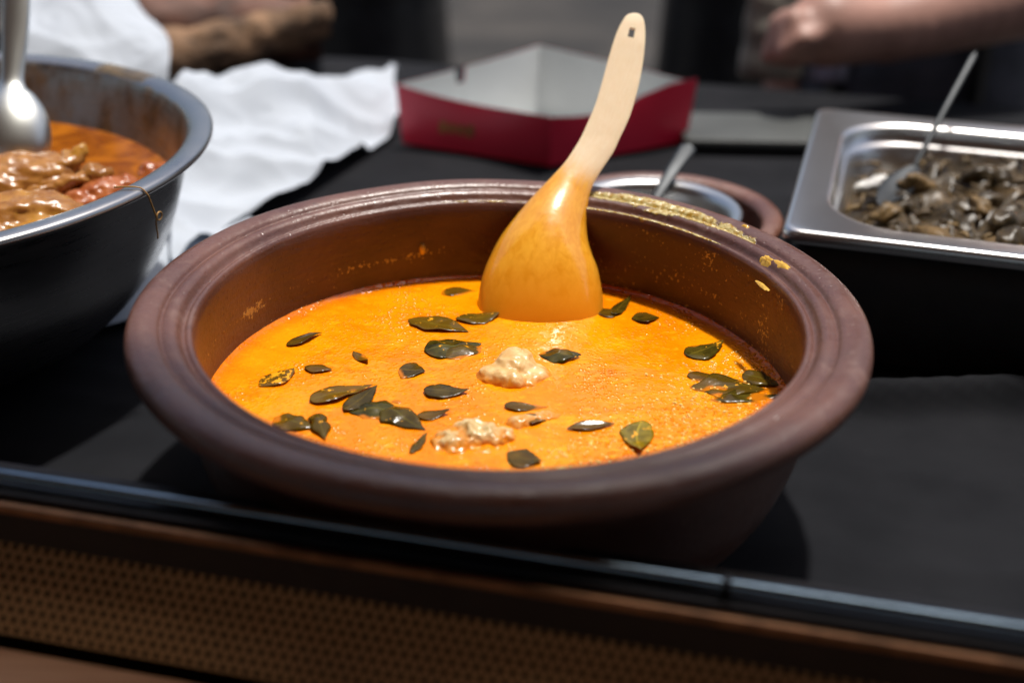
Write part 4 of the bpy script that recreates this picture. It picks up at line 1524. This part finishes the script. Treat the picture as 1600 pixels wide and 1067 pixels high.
def barrel(loc, rad, h, label):
    x, y, z = loc
    root = thing('plastic_barrel', label, 'barrel', loc)
    p = catmull([(0, 0), (rad*.9, 0), (rad*.96, .02), (rad, h*.2), (rad*1.03, h*.32), (rad, h*.36), (rad, h*.64), (rad*1.03, h*.68), (rad, h*.8), (rad*.95, h*.98), (rad*.9, h)], 4)
    V, F = lathe([(max(0, a), b) for a, b in p], x, y, z, 64)
    obj('drum', V, F, 'black_metal', root)
    p = catmull([(rad*.97, h-.03), (rad*.98, h+.004), (rad*.93, h+.012), (rad*.88, h+.006), (0, h+.004)], 3)
    V, F = lathe([(max(0, a), b) for a, b in p], x, y, z, 64)
    obj('lid', V, F, 'black_metal', root)
barrel((.47, 2.3, -.9), .14, .78, 'black plastic barrel standing behind the paper bag and board')
barrel((-.36, 2.5, -.9), .20, .74, 'wide black plastic barrel standing behind the logs')

# the vendor behind the counter: body, dark shirt, apron
per = thing('person', 'person in dark shirt and apron with a bare forearm held over the counter', 'person', (.60, 1.16, -.9))
hx = PT['hand']
wr, el = V3((.430, .835, .100)), V3((.665, .930, .132))
sh = V3((.80, 1.16, .44))
body = ([], [])
pel = V3((.58, 1.22, -.02))
add(body, capsule(pel, V3((.58, 1.20, .20)), .135, .13))
add(body, capsule(V3((.58, 1.20, .20)), V3((.58, 1.18, .42)), .13, .135))
add(body, capsule(V3((.43, 1.18, .46)), V3((.73, 1.18, .46)), .065, .065))
add(body, capsule(V3((.58, 1.18, .48)), V3((.58, 1.15, .60)), .055, .050))
add(body, ball((.58, 1.12, .70), (.075, .092, .112), 20, 14))
add(body, ball((.58, 1.035, .69), (.012, .018, .022), 10, 8))           # nose
for sx in (-1, 1):
    add(body, ball((.58+sx*.076, 1.13, .70), (.010, .018, .030), 10, 8))  # ears
    add(body, capsule(V3((.58+sx*.09, 1.22, -.06)), V3((.58+sx*.10, 1.20, -.46)), .085, .058))
    add(body, capsule(V3((.58+sx*.10, 1.20, -.46)), V3((.58+sx*.10, 1.22, -.83)), .056, .040))
    add(body, capsule(V3((.58+sx*.10, 1.23, -.865)), V3((.58+sx*.105, 1.08, -.872)), .035, .028))
# arm over the counter
add(body, capsule(V3((.74, 1.18, .45)), el, .052, .043, 10))
add(body, capsule(el, wr, .056, .043, 10))
# palm and curled fingers
palm = V3((.358, .815, .102))
add(body, capsule(wr, palm, .040, .046, 5))
kn = [V3((.312, .785, .118)), V3((.304, .806, .112)), V3((.304, .827, .105)), V3((.310, .847, .096))]
for i, kq in enumerate(kn):
    ln_ = (.040, .045, .042, .034)[i]
    add(body, capsule(palm+(kq-palm)*.5, kq, .016, .0125, 4))
    mid = kq+V3((-.010, -.006, -.9*ln_))
    tipq = mid+V3((.030, .004, -.008))
    add(body, capsule(kq, mid, .0115, .0098, 4))
    add(body, capsule(mid, tipq, .0096, .0085, 4))
add(body, capsule(palm+V3((.0, -.02, .0)), V3((.322, .765, .100)), .015, .0115, 4))
add(body, capsule(V3((.322, .765, .100)), V3((.300, .772, .080)), .011, .0095, 4))
# other arm hangs down
add(body, capsule(V3((.42, 1.18, .45)), V3((.385, 1.22, .17)), .052, .043, 8))
add(body, capsule(V3((.385, 1.22, .17)), V3((.392, 1.17, -.06)), .042, .032, 8))
add(body, capsule(V3((.392, 1.17, -.06)), V3((.398, 1.15, -.15)), .032, .026, 4))
for q in range(4):
    add(body, capsule(V3((.388+.003*q, 1.125+.017*q, -.15)), V3((.392+.003*q, 1.125+.016*q, -.225+.006*abs(q-1.5))), .010, .008, 4))
add(body, capsule(V3((.402, 1.13, -.11)), V3((.414, 1.105, -.17)), .012, .009, 4))
fuse('body', body, .0065, 'skin', per, 5)
hair = ([], [])
add(hair, ball((.58, 1.135, .735), (.086, .098, .092), 20, 14))
add(hair, ball((.58, 1.165, .690), (.080, .075, .090), 20, 14))
fuse('hair', hair, .012, 'hair', per, 3)
shirt = ([], [])
add(shirt, capsule(pel+V3((0, 0, -.03)), V3((.58, 1.20, .20)), .158, .152))
add(shirt, capsule(V3((.58, 1.20, .20)), V3((.58, 1.18, .41)), .152, .155))
add(shirt, capsule(V3((.43, 1.18, .455)), V3((.73, 1.18, .455)), .078, .078))
add(shirt, capsule(V3((.74, 1.18, .45)), V3((.70, 1.08, .33)), .070, .064, 8))
add(shirt, capsule(V3((.42, 1.18, .45)), V3((.395, 1.215, .24)), .070, .064, 8))
o = fuse('shirt', shirt, .011, 'shirt', per, 4)
roughen(o, .007, 11, 5)
tr_ = ([], [])
add(tr_, capsule(V3((.53, 1.22, -.06)), V3((.63, 1.22, -.06)), .150, .150, 4))
for sx in (-1, 1):
    add(tr_, capsule(V3((.58+sx*.09, 1.22, -.08)), V3((.58+sx*.10, 1.20, -.46)), .108, .085))
    add(tr_, capsule(V3((.58+sx*.10, 1.20, -.46)), V3((.58+sx*.10, 1.22, -.82)), .083, .070))
fuse('trousers', tr_, .012, 'dark_cover', per, 4)
# apron: bib, skirt and two dark upright bands in front
V, F = [], []
nx, nz = 22, 34
for j in range(nz+1):
    t = j/nz
    z = .36-.80*t
    hw = .11+.11*min(1, max(0, (t-.18)/.2))
    for i in range(nx+1):
        v = -1+2*i/nx
        a = v*hw/.17
        y = 1.20-.178*math.cos(a*.95)+.004*noise.noise(V3((v*3, z*6, 1)))-.012*max(0, t-.4)
        V.append((.58+.178*math.sin(a*.95), y, z))
for j in range(nz):
    for i in range(nx):
        q = j*(nx+1)+i
        F.append((q, q+1, q+nx+2, q+nx+1))
o = obj('apron', V, F, 'apron', per)
md = o.modifiers.new('t', 'SOLIDIFY')
md.thickness = .003
for xs in (-.92, .16):
    V, F = [], []
    for j in range(41):
        z = .37-.78*j/40
        for v in (-1, 1):
            a = xs+v*.075
            V.append((.58+.184*math.sin(a*.95), 1.20-.184*math.cos(a*.95)-.010, z))
    F = [(2*j, 2*j+1, 2*j+3, 2*j+2) for j in range(40)]
    o = obj('dark_band', V, F, 'black_metal', per)
    md = o.modifiers.new('t', 'SOLIDIFY')
    md.thickness = .002
bpy.context.view_layer.update()
